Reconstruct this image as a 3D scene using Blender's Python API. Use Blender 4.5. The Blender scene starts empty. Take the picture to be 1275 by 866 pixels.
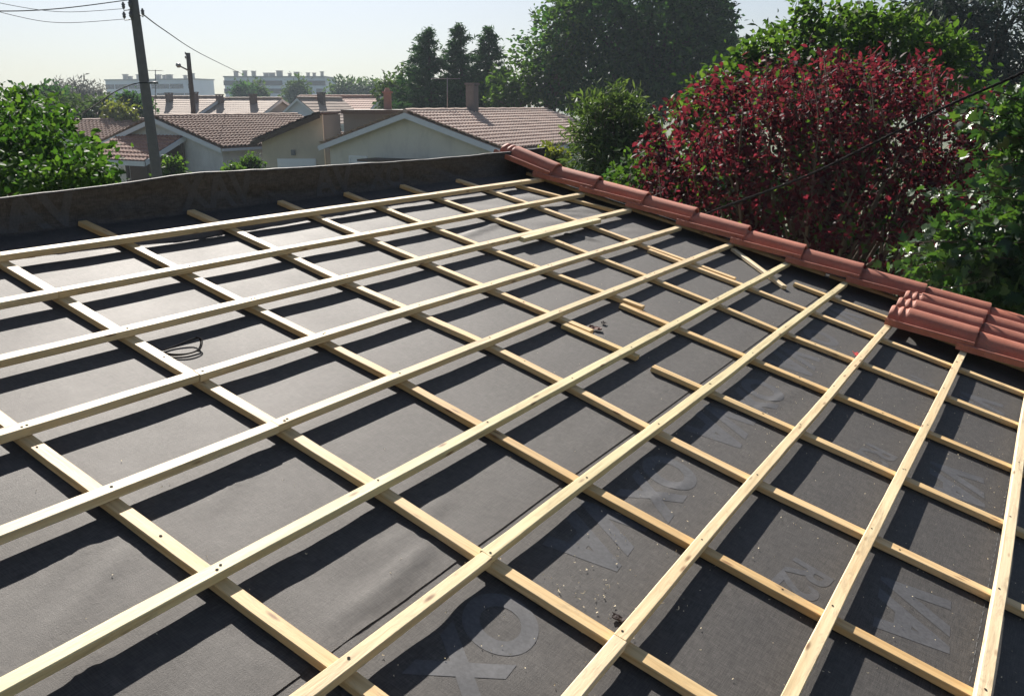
import bpy, bmesh, math, random
import numpy as np
from mathutils import Vector, Matrix, noise
random.seed(7)
RNG = np.random.default_rng(11)
S = bpy.context.scene
COL = S.collection

# ------------------------------------------------------------------ frames
F = 1070.34
RP = np.array([[0.81523313, 0.53803344, 0.21427778],
               [0.38618963, -0.22932875, -0.89345727],
               [-0.43156983, 0.81112782, -0.39473933]])
TP = np.array([-2.13495075, -0.21922599, 2.64146226])
PITCH = math.atan2(0.22932875, 0.81112782)
CZ = 4.4
cp, sp = math.cos(PITCH), math.sin(PITCH)
MCW = np.array([[1, 0, 0], [0, -sp, cp], [0, -cp, -sp]])     # camera (right, down, forward) -> world
RW = MCW @ RP                                                  # columns: down the slope, along the eaves, roof normal
OW = MCW @ TP + np.array([0, 0, CZ])
def PL(u, v, n=0.0):
    return Vector(RW @ np.array([u, v, n]) + OW)
RMAT = Matrix([[RW[0][0], RW[0][1], RW[0][2], OW[0]], [RW[1][0], RW[1][1], RW[1][2], OW[1]],
               [RW[2][0], RW[2][1], RW[2][2], OW[2]], [0, 0, 0, 1]])
def ray(px, py):
    return MCW @ np.array([(px - 637.5) / F, (py - 433) / F, 1.0])
def at(px, py, Y):
    r = ray(px, py)
    p = r * (Y / r[1])
    return Vector((p[0], p[1], p[2] + CZ))

# ------------------------------------------------------------------ tagging helpers
def tag(o, label=None, cat=None, group=None, kind=None):
    if label: o['label'] = label
    if cat: o['category'] = cat
    if group: o['group'] = group
    if kind: o['kind'] = kind
    return o
def empty(name, loc, label=None, cat=None, group=None):
    o = bpy.data.objects.new(name, None)
    COL.objects.link(o)
    o.location = loc
    o.empty_display_size = 0.1
    return tag(o, label, cat, group)
def link(name, me, mat=None, parent=None, world=None):
    o = bpy.data.objects.new(name, me)
    COL.objects.link(o)
    if mat is not None:
        for m in (mat if isinstance(mat, (list, tuple)) else [mat]):
            me.materials.append(m)
    if parent is not None:
        o.parent = parent
        if world is not None:      # the parents here are only translated or placed by matrix_basis
            o.matrix_basis = parent_basis(parent).inverted() @ world
    elif world is not None:
        o.matrix_basis = world
    return o
def parent_basis(o):
    m = o.matrix_basis.copy()
    if o.parent: m = parent_basis(o.parent) @ m
    return m
def mesh_from(name, verts, faces, smooth=False):
    me = bpy.data.meshes.new(name)
    me.from_pydata([tuple(v) for v in verts], [], faces)
    me.update()
    if smooth:
        me.polygons.foreach_set('use_smooth', [True] * len(me.polygons))
    return me
def np_tris(name, V, T):
    me = bpy.data.meshes.new(name)
    me.vertices.add(len(V)); me.vertices.foreach_set('co', V.astype(np.float32).ravel())
    n = len(T)
    me.loops.add(n * 3); me.loops.foreach_set('vertex_index', T.astype(np.int32).ravel())
    me.polygons.add(n)
    me.polygons.foreach_set('loop_start', np.arange(0, 3 * n, 3, dtype=np.int32))
    me.update(calc_edges=True)
    return me
W0 = Matrix.Identity(4)

# ------------------------------------------------------------------ materials
class NT:
    def __init__(self, name):
        self.m = bpy.data.materials.new(name); self.m.use_nodes = True
        self.t = self.m.node_tree; self.n = self.t.nodes; self.l = self.t.links
        self.b = self.n['Principled BSDF']; self.out = self.n['Material Output']
    def add(self, typ, **kw):
        nd = self.n.new(typ)
        for k, v in kw.items(): setattr(nd, k, v)
        return nd
    def ln(self, a, b): self.l.new(a, b)
    def noise(self, scale, detail=4, rough=.6, vec=None, dist=0):
        nd = self.add('ShaderNodeTexNoise'); nd.inputs['Scale'].default_value = scale
        nd.inputs['Detail'].default_value = detail; nd.inputs['Roughness'].default_value = rough
        nd.inputs['Distortion'].default_value = dist
        if vec is not None: self.ln(vec, nd.inputs['Vector'])
        return nd
    def ramp(self, fac, stops):
        nd = self.add('ShaderNodeValToRGB')
        e = nd.color_ramp.elements
        while len(e) < len(stops): e.new(0.5)
        for el, (p, c) in zip(e, stops):
            el.position = p; el.color = (*c, 1)
        self.ln(fac, nd.inputs['Fac']); return nd
    def mix(self, fac, a, b, mode='MIX'):
        nd = self.add('ShaderNodeMix', data_type='RGBA', blend_type=mode)
        for sock, v in ((nd.inputs[0], fac), (nd.inputs[6], a), (nd.inputs[7], b)):
            if hasattr(v, 'links'): self.ln(v, sock)
            elif isinstance(v, (int, float)): sock.default_value = v
            else: sock.default_value = (*v, 1)
        return nd.outputs[2]
    def mapping(self, src, scale=(1, 1, 1), loc=None):
        mp = self.add('ShaderNodeMapping'); mp.inputs['Scale'].default_value = scale
        self.ln(src, mp.inputs['Vector'])
        if loc is not None: self.ln(loc, mp.inputs['Location'])
        return mp.outputs[0]
    def bump(self, h, strength=.3, dist=.01):
        b = self.add('ShaderNodeBump'); b.inputs['Strength'].default_value = strength
        b.inputs['Distance'].default_value = dist
        self.ln(h, b.inputs['Height']); self.ln(b.outputs[0], self.b.inputs['Normal'])
    def objco(self): return self.add('ShaderNodeTexCoord').outputs['Object']

def mat_plain(name, col, rough=.8, var=.12, scale=6, spec=.3, bump=0):
    t = NT(name)
    nz = t.noise(scale, 6, .65, t.objco())
    c = t.mix(nz.outputs['Fac'], [x * (1 - var) for x in col], [min(1, x * (1 + var)) for x in col])
    t.ln(c, t.b.inputs['Base Color']); t.b.inputs['Roughness'].default_value = rough
    t.b.inputs['Specular IOR Level'].default_value = spec
    if bump: t.bump(nz.outputs['Fac'], bump, .02)
    return t.m

def mat_wood(name='batten_pine', base=((.54, .425, .27), (.70, .585, .405), (.80, .71, .53))):
    t = NT(name)
    oi = t.add('ShaderNodeObjectInfo')
    cmb = t.add('ShaderNodeVectorMath', operation='SCALE')
    cb = t.add('ShaderNodeCombineXYZ')
    for i in range(3): t.ln(oi.outputs['Random'], cb.inputs[i])
    t.ln(cb.outputs[0], cmb.inputs[0]); cmb.inputs['Scale'].default_value = 37.0
    co = t.objco()
    grain = t.noise(1.0, 5, .6, t.mapping(co, (2.2, 60, 60), cmb.outputs[0]), .8)
    broad = t.noise(1.0, 3, .5, t.mapping(co, (1.6, 9, 9), cmb.outputs[0]))
    fine = t.noise(1.0, 4, .7, t.mapping(co, (30, 260, 260), cmb.outputs[0]))
    c1 = t.ramp(grain.outputs['Fac'], [(.28, base[0]), (.5, base[1]), (.75, base[2])])
    c2 = t.mix(broad.outputs['Fac'], (.80, .80, .72), (1.12, 1.05, .98))
    c = t.mix(1.0, c1.outputs[0], c2, 'MULTIPLY')
    # each batten its own tint
    tint = t.ramp(oi.outputs['Random'], [(0, (.88, .80, .66)), (.3, (.98, .96, .90)), (.6, (1.06, 1.03, 1.0)), (.8, (1.0, .93, .80)), (1, (.93, .97, .84))])
    c = t.mix(1.0, c, tint.outputs[0], 'MULTIPLY')
    # knots
    vor = t.add('ShaderNodeTexVoronoi'); vor.inputs['Scale'].default_value = 1.0
    t.ln(t.mapping(co, (6.5, 24, 24), cmb.outputs[0]), vor.inputs['Vector'])
    kn = t.ramp(vor.outputs['Distance'], [(0.0, (1, 1, 1)), (.08, (.75, .75, .75)), (.17, (0, 0, 0))])
    c = t.mix(kn.outputs[0], c, (.17, .075, .025))
    # grey-brown dirt smears from boots
    dr = t.noise(1.0, 6, .75, t.mapping(co, (5, 26, 26), cmb.outputs[0]), 1.0)
    dm = t.ramp(dr.outputs['Fac'], [(.52, (0, 0, 0)), (.74, (.7, .7, .7))])
    c = t.mix(dm.outputs[0], c, (.27, .20, .12))
    t.ln(c, t.b.inputs['Base Color'])
    t.b.inputs['Roughness'].default_value = .6
    t.b.inputs['Specular IOR Level'].default_value = .4
    ad = t.add('ShaderNodeMath', operation='ADD'); t.ln(grain.outputs['Fac'], ad.inputs[0]); t.ln(fine.outputs['Fac'], ad.inputs[1])
    t.bump(ad.outputs[0], .35, .002)
    return t.m

def mat_membrane(name, lighten=0.0):
    t = NT(name)
    co = t.objco()
    big = t.noise(2.2, 5, .6, co)
    mid = t.noise(38, 4, .7, co)
    weave = t.noise(1.0, 2, .5, t.mapping(co, (900, 260, 260)))
    weave2 = t.noise(1.0, 2, .5, t.mapping(co, (240, 1100, 260)))
    c = t.ramp(mid.outputs['Fac'], [(.25, (.0165, .0158, .0155)), (.75, (.041, .0388, .0372))])
    c2 = t.mix(big.outputs['Fac'], (.82, .80, .80), (1.2, 1.18, 1.14))
    c = t.mix(1.0, c.outputs[0], c2, 'MULTIPLY')
    dust = t.noise(9, 7, .8, co)
    dm = t.ramp(dust.outputs['Fac'], [(.54, (0, 0, 0)), (.78, (.38, .38, .38))])
    c = t.mix(dm.outputs[0], c, (.086, .080, .074))
    th1 = t.noise(1.0, 2, .6, t.mapping(co, (420, 22, 60))); th2 = t.noise(1.0, 2, .6, t.mapping(co, (26, 380, 60)))
    tm = t.add('ShaderNodeMath', operation='ADD'); t.ln(th1.outputs['Fac'], tm.inputs[0]); t.ln(th2.outputs['Fac'], tm.inputs[1])
    hv = t.add('ShaderNodeMath', operation='MULTIPLY'); t.ln(tm.outputs[0], hv.inputs[0]); hv.inputs[1].default_value = .5
    tr_ = t.ramp(hv.outputs[0], [(.38, (.42, .42, .42)), (.62, (1.65, 1.62, 1.58))])
    c = t.mix(1.0, c, tr_.outputs[0], 'MULTIPLY')
    t.ln(c, t.b.inputs['Base Color'])
    rr = t.ramp(big.outputs['Fac'], [(.2, (.66, .66, .66)), (.8, (.75, .75, .75))])
    t.ln(rr.outputs[0], t.b.inputs['Roughness'])
    t.b.inputs['Specular IOR Level'].default_value = .58
    t.b.inputs['Specular Tint'].default_value = (1, .95, .91, 1)
    ad = t.add('ShaderNodeMath', operation='ADD'); t.ln(weave.outputs['Fac'], ad.inputs[0]); t.ln(weave2.outputs['Fac'], ad.inputs[1])
    t.bump(ad.outputs[0], .45, .0016)
    return t.m

def mat_print(name, ink):
    t = NT(name); co = t.objco()
    n1 = t.noise(7, 5, .7, co); n2 = t.noise(90, 3, .7, co)
    c0 = t.ramp(n1.outputs['Fac'], [(.25, tuple(x * .72 for x in ink)), (.7, tuple(x * 1.12 for x in ink))])
    n3 = t.ramp(n2.outputs['Fac'], [(.35, (.75, .75, .75)), (.65, (1.15, 1.15, 1.15))])
    cc = t.mix(1.0, c0.outputs[0], n3.outputs[0], 'MULTIPLY')
    t.ln(cc, t.b.inputs['Base Color']); t.b.inputs['Roughness'].default_value = .66
    t.b.inputs['Specular IOR Level'].default_value = .45
    t.bump(n2.outputs['Fac'], .2, .001)
    return t.m

def mat_terracotta(name, a, b, c_, rough=.68, scale=14, dirt=(.17, .095, .07)):
    t = NT(name)
    co = t.objco(); oi = t.add('ShaderNodeObjectInfo')
    n1 = t.noise(scale, 6, .7, co); n2 = t.noise(scale * 9, 3, .6, co)
    c = t.ramp(n1.outputs['Fac'], [(.3, a), (.55, b), (.8, c_)])
    tint = t.ramp(oi.outputs['Random'], [(0, (.78, .79, .82)), (.5, (.98, .98, .98)), (1, (1.13, 1.08, 1.03))])
    cc = t.mix(1.0, c.outputs[0], tint.outputs[0], 'MULTIPLY')
    dm = t.ramp(n2.outputs['Fac'], [(.52, (0, 0, 0)), (.74, (.7, .7, .7))])
    cc = t.mix(dm.outputs[0], cc, dirt)
    t.ln(cc, t.b.inputs['Base Color']); t.b.inputs['Roughness'].default_value = rough
    t.b.inputs['Specular IOR Level'].default_value = .3
    t.bump(n2.outputs['Fac'], .2, .003)
    return t.m

def mat_leaf(name, cols, rough=.4, trans=.45, spec=.5, tcol=None):
    """leaf colours differ leaf by leaf; thin blades let light through"""
    t = NT(name)
    g = t.add('ShaderNodeNewGeometry')
    stops = [(i / max(1, len(cols) - 1), c) for i, c in enumerate(cols)]
    r = t.ramp(g.outputs['Random Per Island'], stops)
    t.ln(r.outputs[0], t.b.inputs['Base Color'])
    t.b.inputs['Roughness'].default_value = rough
    t.b.inputs['Specular IOR Level'].default_value = spec
    tr = t.add('ShaderNodeBsdfTranslucent')
    tc = t.mix(1.0, r.outputs[0], tcol or (1.5, 1.6, .7), 'MULTIPLY')
    t.ln(tc, tr.inputs['Color'])
    mx = t.add('ShaderNodeMixShader'); mx.inputs[0].default_value = trans
    t.ln(t.b.outputs[0], mx.inputs[1]); t.ln(tr.outputs[0], mx.inputs[2]); t.ln(mx.outputs[0], t.out.inputs['Surface'])
    return t.m

def mat_farroof(name, a, b):
    t = NT(name)
    co = t.objco()
    n1 = t.noise(1.3, 6, .7, co); n2 = t.noise(9, 4, .7, co)
    c = t.ramp(n2.outputs['Fac'], [(.3, a), (.7, b)])
    c2 = t.mix(n1.outputs['Fac'], (.7, .72, .72), (1.2, 1.15, 1.1))
    cc = t.mix(1.0, c.outputs[0], c2, 'MULTIPLY')
    t.ln(cc, t.b.inputs['Base Color']); t.b.inputs['Roughness'].default_value = .8
    return t.m

def mat_wall(name, col, stain_shade=(.24, .22, .19)):
    t = NT(name); co = t.objco()
    n1 = t.noise(.7, 6, .7, t.mapping(co, (1, 1, .5))); n2 = t.noise(22, 3, .6, co)
    m = t.ramp(n1.outputs['Fac'], [(.5, (0, 0, 0)), (.85, (.55, .55, .55))])
    c = t.mix(m.outputs[0], col, stain_shade)
    c2 = t.mix(n2.outputs['Fac'], (.93, .93, .93), (1.05, 1.05, 1.05))
    c = t.mix(1.0, c, c2, 'MULTIPLY')
    t.ln(c, t.b.inputs['Base Color']); t.b.inputs['Roughness'].default_value = .9
    t.bump(n2.outputs['Fac'], .3, .01)
    return t.m

M = dict(
    wood=mat_wood(), wood_warm=mat_wood('counter_batten_pine', ((.47, .32, .155), (.62, .455, .25), (.72, .56, .34))), membrane=mat_membrane('breather_membrane'), 
    print=mat_print('faded_grey_print', (.060, .0595, .063)), print_dim=mat_print('dim_grey_print', (.048, .048, .051)),
    dash=mat_plain('pale_dash_print', (.13, .13, .128), .6, .3, 60, .4),
    nail=mat_plain('rusty_nail', (.035, .028, .022), .9, .3, 90, .1),
    tile=mat_terracotta('new_terracotta', (.335, .107, .064), (.41, .142, .088), (.49, .20, .135)),
    shav=mat_plain('wood_shaving', (.62, .52, .34), .7, .2, 40),
    wire=mat_plain('black_plastic', (.016, .015, .015), .9, .2, 20, .06),
    red=mat_plain('red_plastic', (.45, .035, .03), .4, .25, 70, .5),
    dark=mat_plain('dark_scrap', (.03, .02, .018), .8, .3, 60),
    bits=mat_plain('brown_scrap', (.10, .035, .025), .7, .3, 60),
    cream=mat_wall('cream_render', (.62, .58, .48)), cream2=mat_wall('beige_render', (.52, .45, .34)),
    white=mat_wall('white_render', (.66, .64, .60)), stain_shade=mat_wall('shaded_stained_render', (.15, .145, .13), (.09, .085, .075)), grey=mat_wall('grey_render', (.36, .35, .33)),  # stained garage-house side and wing walls: recess shade is darkened into the colour
    pale=mat_wall('pale_block_render', (.60, .63, .67), (.46, .48, .52)),
    fascia=mat_plain('painted_fascia', (.62, .62, .62), .6, .06), 
    dkwood=mat_plain('dark_timber', (.075, .05, .035), .7, .25, 8),
    glass=mat_plain('dark_window_glass', (.035, .04, .05), .12, .1, 3, .6),
    shutter=mat_plain('white_shutter', (.72, .72, .70), .5, .04),
    roof_a=mat_farroof('weathered_brown_tiles', (.18, .105, .07), (.40, .255, .18)),
    roof_b=mat_farroof('weathered_pink_tiles', (.34, .225, .17), (.62, .46, .37)),
    roof_far=mat_farroof('pale_tan_tiles', (.24, .165, .125), (.40, .295, .225)),
    roof_c=mat_farroof('weathered_red_tiles', (.23, .10, .065), (.42, .22, .15)),
    roof_d=mat_farroof('dark_brown_tiles', (.09, .06, .05), (.17, .11, .09)),
    concrete=mat_plain('pole_concrete', (.13, .12, .115), .85, .3, 7, .2, .3),
    polewood=mat_plain('pole_timber', (.07, .063, .057), .85, .3, 7, .2, .3),
    metal=mat_plain('dull_metal', (.16, .16, .16), .45, .2, 12, .5),
    brick=mat_plain('pink_brick', (.33, .17, .13), .85, .25, 18),
    bark=mat_plain('grey_bark', (.10, .075, .055), .9, .4, 22, .2, .6),
    barkd=mat_plain('dark_bark', (.045, .035, .028), .9, .4, 22, .2, .6),
    ceramic=mat_plain('brown_insulator', (.12, .10, .09), .35, .2, 9, .5),
    L_fig=mat_leaf('fig_leaves', [(.016, .044, .010), (.028, .068, .014), (.045, .095, .018), (.07, .125, .026)], .6, .45, .12),
    L_right=mat_leaf('glossy_green_leaves', [(.014, .036, .014), (.024, .058, .018), (.040, .088, .024), (.075, .135, .03)], .36, .36, .45),
    L_red=mat_leaf('purple_red_leaves', [(.026, .013, .016), (.044, .015, .020), (.078, .020, .028), (.125, .028, .040), (.045, .024, .020), (.06, .016, .022)], .6, .5, .1, (1.85, .8, .9)),
    L_green=mat_leaf('yellow_green_leaves', [(.028, .062, .014), (.046, .088, .02), (.085, .135, .03)], .6, .48, .15),
    L_oak=mat_leaf('oak_leaves', [(.015, .044, .020), (.026, .068, .026), (.05, .108, .03)], .8, .45, .10),
    L_oakl=mat_leaf('light_oak_leaves', [(.028, .058, .014), (.045, .085, .02), (.07, .12, .03)], .8, .45, .12),
    L_con=mat_leaf('conifer_needles', [(.018, .050, .026), (.032, .076, .036), (.05, .10, .045)], .8, .25, .12),
    L_cedar=mat_leaf('blue_cedar_needles', [(.012, .024, .022), (.020, .036, .032), (.034, .054, .046)], .75, .2, .2),
    L_olive=mat_leaf('narrow_grey_green_leaves', [(.028, .050, .018), (.05, .08, .03), (.09, .125, .05)], .6, .42, .3),
    L_far=mat_leaf('far_leaves', [(.03, .055, .02), (.05, .085, .03), (.075, .11, .035)], .8, .35, .12),
    L_yel=mat_leaf('yellowing_leaves', [(.09, .11, .02), (.14, .14, .03), (.10, .13, .03)], .6, .4),
    L_bare=mat_leaf('grey_brown_twigs', [(.09, .085, .07), (.13, .12, .10), (.16, .15, .12)], .8, .15, .2, (1, 1, 1)),
)

# ------------------------------------------------------------------ battens
HA, HB = 0.026, 0.021          # thickness of tile battens / counter battens
WA, WB = 0.034, 0.040
def bar_mesh(name, path, w, h, seed, r=0.0022, step=0.12, wob=0.0012):
    """sawn bar along path (list of 3-D points in its own frame, x along the bar); top face at z=0"""
    rs = random.Random(seed)
    pts = [Vector(p) for p in path]
    L = [0.0]
    for a, b in zip(pts, pts[1:]): L.append(L[-1] + (b - a).length)
    n = max(2, int(L[-1] / step))
    def samp(s):
        for i in range(len(pts) - 1):
            if s <= L[i + 1] or i == len(pts) - 2:
                t = (s - L[i]) / max(1e-6, L[i + 1] - L[i]); return pts[i].lerp(pts[i + 1], t)
    prof = [(-w/2 + r, 0), (w/2 - r, 0), (w/2, -r), (w/2, -h + r), (w/2 - r, -h), (-w/2 + r, -h), (-w/2, -h + r), (-w/2, -r)]
    V, Fc = [], []
    k = len(prof)
    ph = rs.random() * 50
    for i in range(n + 1):
        s = L[-1] * i / n
        c = samp(s)
        dy = noise.noise(Vector((s * .8, ph, 0))) * wob * 5
        dw = noise.noise(Vector((s * 3.3, ph, 7))) * wob
        for (y, z) in prof:
            jy = noise.noise(Vector((s * 11, ph + y * 60, z * 90))) * .0010
            V.append((c.x, c.y + dy + y * (1 + dw / w) + jy, c.z + z + jy))
    for i in range(n):
        for j in range(k):
            a, b = i * k + j, i * k + (j + 1) % k
            Fc.append((a, a + k, b + k, b))
    Fc.append(tuple(range(k))); Fc.append(tuple(n * k + j for j in reversed(range(k))))
    return mesh_from(name, V, Fc)
def nails(parent, spots, zrel=0.0008):
    """nail heads, one object each; spots are points in the batten's own frame"""
    for (x, y, z) in spots:
        V = [(0, 0, .0004)]; Fs = []
        k = 7; rr = .0034 + random.random() * .0012
        for j in range(k):
            a = 2 * math.pi * j / k
            V.append((rr * math.cos(a), rr * math.sin(a) * .9, 0))
        for j in range(k): Fs.append((0, 1 + j, 1 + (j + 1) % k))
        o = link('nail_head', mesh_from('nail_head', V, Fs), M['nail'], parent)
        o.location = (x, y, z + zrel)
AXIS_A = RMAT.to_3x3() @ Matrix(((0, -1, 0), (1, 0, 0), (0, 0, 1)))    # x along the eaves (v), y = -u (up slope)
AXIS_B = RMAT.to_3x3()                                                   # x down the slope (u), y = v
def place(rot, p):
    m = rot.to_4x4(); m.translation = p; return m
ROWS = [(-.005, .038), (-.007, .396), (-.006, .752), (-.001, 1.101), (0, 1.456), (0, 1.835), (-.001, 2.212), (-.003, 2.594), (.005, 2.954), (-.007, 3.342)]
ENDS = [4.39, 4.37, 4.41, 4.42, 4.48, 4.51, 4.52, 4.60, 4.62, 4.62]
JOINT = {1: .530, 3: .543, 4: .532, 6: .526, 7: .520}
ORD = ['first', 'second', 'third', 'fourth', 'fifth', 'sixth', 'seventh', 'eighth', 'ninth', 'tenth']
# counter battens: polyline points (u, v)
BL = {
 1: [(-.23, .010), (1.07, .012), (2.2, .024), (5.2, .03)],
 2: [(-.23, .538), (.33, .548), (1.07, .560), (1.42, .567), (1.81, .562), (2.2, .545), (2.6, .539), (5.2, .545)],
 3: [(-.26, 1.03), (-.04, 1.049), (.70, 1.066), (1.05, 1.085), (1.42, 1.095), (1.81, 1.084), (2.2, 1.067), (2.96, 1.058), (5.2, 1.09)],
 4: [(-.24, 1.55), (-.02, 1.565), (.70, 1.586), (1.07, 1.615), (1.42, 1.638), (1.81, 1.622), (2.19, 1.590), (2.6, 1.574), (3.34, 1.588), (5.2, 1.6)],
 '5u': [(-.225, 2.09), (.34, 2.116), (1.07, 2.158), (1.607, 2.186)],
 '5m': [(1.495, 2.132), (1.86, 2.138)],
 '5l': [(1.945, 2.106), (2.6, 2.111), (5.2, 2.115)],
 '6u': [(-.23, 2.59), (.34, 2.618), (1.06, 2.680), (1.605, 2.735)],
 '6l': [(1.525, 2.648), (1.85, 2.646), (2.6, 2.650), (5.2, 2.67)],
 7: [(-.245, 3.10), (.32, 3.155), (.70, 3.198), (1.42, 3.216), (1.82, 3.208), (2.2, 3.182), (2.97, 3.200), (5.2, 3.22)],
 '8u': [(-.23, 3.655), (.32, 3.73), (.70, 3.756), (1.42, 3.790), (1.71, 3.800)],
 '8l': [(1.18, 3.725), (1.8, 3.732), (2.6, 3.715), (5.2, 3.73)],
 '9u': [(-.01, 4.06), (.31, 4.20), (.66, 4.36)],
 '9l': [(1.965, 4.172), (2.6, 4.175), (5.2, 4.19)],
 '10u': [(-.2, 4.50), (2.03, 4.685)],
 '10l': [(2.06, 4.690), (5.2, 4.92)],
}
BLAB = {
 1: 'sloping counter batten nearest the bottom left corner of the roof',
 2: 'sloping counter batten lying just right of the black loop of wire',
 3: 'pale sloping counter batten starting at the black parapet, third from the left',
 4: 'pale sloping counter batten, fourth from the left along the black parapet',
 '5u': 'upper piece of the fifth sloping counter batten, ending above the brown scraps',
 '5m': 'short piece of sloping counter batten beside the small brown scraps',
 '5l': 'sloping counter batten with a free upper end alone in the middle of an open bay',
 '6u': 'upper piece of the sixth sloping counter batten, overlapping its lower piece at the end',
 '6l': 'lower piece of the sixth sloping counter batten, lapped beside the upper one',
 7: 'long unbroken sloping counter batten that the small red scrap lies against',
 '8u': 'upper piece of sloping counter batten ending beside the loose diagonal offcut',
 '8l': 'lower piece of sloping counter batten running below the loose diagonal offcut',
 '9u': 'short sloping counter batten at the top corner beside the first ridge of red tiles',
 '9l': 'sloping counter batten with a cut upper end, disappearing towards the three whole red tiles',
 '10u': 'upper edge batten in the shade under the verge tiles',
 '10l': 'lower edge batten in the shade under the verge tiles',
}
def b_at(key_list, u):
    for k in key_list:
        P = BL[k]
        if P[0][0] - .01 <= u <= P[-1][0] + .01:
            for (a, b) in zip(P, P[1:]):
                if u <= b[0] + 1e-6: return a[1] + (b[1] - a[1]) * (u - a[0]) / (b[0] - a[0])
    return None
CROSS = [[1], [2], [3], [4], ['5u', '5m', '5l'], ['6u', '6l'], [7], ['8u', '8l'], ['9u', '9l']]
def tile_batten(i, v0, v1, label, seed, du=0.0, dn=0.0, thick=HA, mitre=False):
    s, c = ROWS[i]
    uc = lambda v: c + s * v - WA / 2 + du
    vm = v0
    path = []
    nseg = max(2, int((v1 - v0) / .6))
    for k in range(nseg + 1):
        v = v0 + (v1 - v0) * k / nseg
        path.append((v - v0, -(uc(v) - uc(v0)), 0))
    o = link('tile_batten', bar_mesh('tile_batten', path, WA + random.uniform(-.001, .001), thick, seed), M['wood'], None, place(AXIS_A, PL(uc(v0), v0, dn)))
    tag(o, label, 'batten', 'horizontal tile battens')
    sp_ = []
    for keys in CROSS:
        v = b_at(keys, c)
        if v is None or not (v0 + .01 < v < v1 - .01): continue
        ofs = random.uniform(-.012, .012)
        sp_.append((v - v0 + ofs, -(uc(v) - uc(v0)) + random.uniform(-.006, .006), 0))
        if random.random() < .25: sp_.append((v - v0 - ofs + .006, -(uc(v) - uc(v0)) + random.uniform(-.006, .006), 0))
    nails(o, sp_)
    return o
for i in range(10):
    where = {0: 'tile batten closest to the black parapet', 9: 'tile batten cut by the right edge of the photo, lowest of all'}.get(i, f'{ORD[i]} horizontal tile batten counted from the black parapet')
    v0 = -1.45 + .07 * ((i * 5) % 7)
    if i in JOINT:
        j = JOINT[i]
        tile_batten(i, v0, j - .0012, where + ', short left length before the butt joint', 100 + i, dn=random.uniform(-.0006, .0006))
        tile_batten(i, j + .0012, ENDS[i], where + ', long right length after the butt joint', 200 + i, du=random.uniform(-.002, .002))
    elif i == 2:
        tile_batten(2, v0, ENDS[2], where + ', long length behind the lapped splice', 102, du=-.002)
    else:
        tile_batten(i, v0, ENDS[i], where + ', a single length', 100 + i)
tile_batten(2, 2.93, 3.87, 'short splice of batten lapped against the front of the third tile batten', 302, du=WA + .0022, dn=.003)
for k, P in BL.items():
    u0, v0 = P[0]
    path = [(u - u0, v - v0, 0) for u, v in P]
    drop = {'5m': -.0005, '6l': -.0008, '8l': -.0012}.get(k, -.0004)
    o = link('counter_batten', bar_mesh('counter_batten', path, WB + random.uniform(-.002, .002) if k not in ('5m', '10u', '10l') else .036, HB - (.001 if str(k).endswith('l') else 0), hash(str(k)) % 997 if False else sum(map(ord, str(k))) * 13), M['wood_warm'], None, place(AXIS_B, PL(u0, v0, -HA + drop)))
    tag(o, BLAB[k], 'batten', 'sloping counter battens')
    sp_ = []
    for (s, c) in ROWS:
        if random.random() < .45:
            u = c + random.uniform(.05, .26)
            v = b_at([k], u)
            if v is not None and P[0][0] + .03 < u < P[-1][0] - .03: sp_.append((u - u0, v - v0 + random.uniform(-.01, .01), drop * 0))
    nails(o, sp_)
# loose diagonal offcut under the sixth tile batten
a_, b_ = PL(1.47, 4.44, -.020), PL(1.945, 4.030, -.0275)
xd = (b_ - a_).normalized(); nd_ = RMAT.to_3x3() @ Vector((0, 0, 1)); yd = nd_.cross(xd).normalized(); zd = xd.cross(yd)
mm = Matrix((xd, yd, zd)).transposed().to_4x4(); mm.translation = a_
o = link('batten_offcut', bar_mesh('batten_offcut', [(0, 0, 0), ((b_ - a_).length, 0, 0)], .034, .021, 77), M['wood'], None, mm)
tag(o, 'loose batten offcut lying diagonally under the sixth tile batten near the red tiles', 'offcut')

# ------------------------------------------------------------------ membrane
BV = [.01, .55, 1.07, 1.6, 2.12, 2.65, 3.19, 3.74, 4.25, 4.7]
FOLDS = [(1.573, 0.029, 1.731, -0.322, 0.004, 0.02),
         (1.484, 0.017, 1.625, -0.308, 0.003, 0.017),
         (2.032, 0.602, 2.087, 0.087, 0.0045, 0.021),
         (1.954, 0.705, 1.983, 0.370, 0.003, 0.018),
         (1.799, -0.250, 1.857, -0.335, 0.0035, 0.016),
         (1.473, 0.470, 1.597, 0.156, 0.0025, 0.02),
         (2.139, 0.195, 2.159, 0.002, 0.003, 0.018),
         (0.347, 3.985, 0.396, 3.147, 0.008, 0.022),
         (0.491, 4.066, 0.321, 3.524, 0.007, 0.018),
         (0.913, 3.568, 0.723, 3.451, 0.007, 0.02),
         (0.405, 3.397, 0.529, 2.577, 0.006, 0.02),
         (2.407, 1.408, 2.308, 1.020, 0.002, 0.02),
         (2.446, 2.638, 2.378, 2.066, 0.002, 0.018)]
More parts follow.
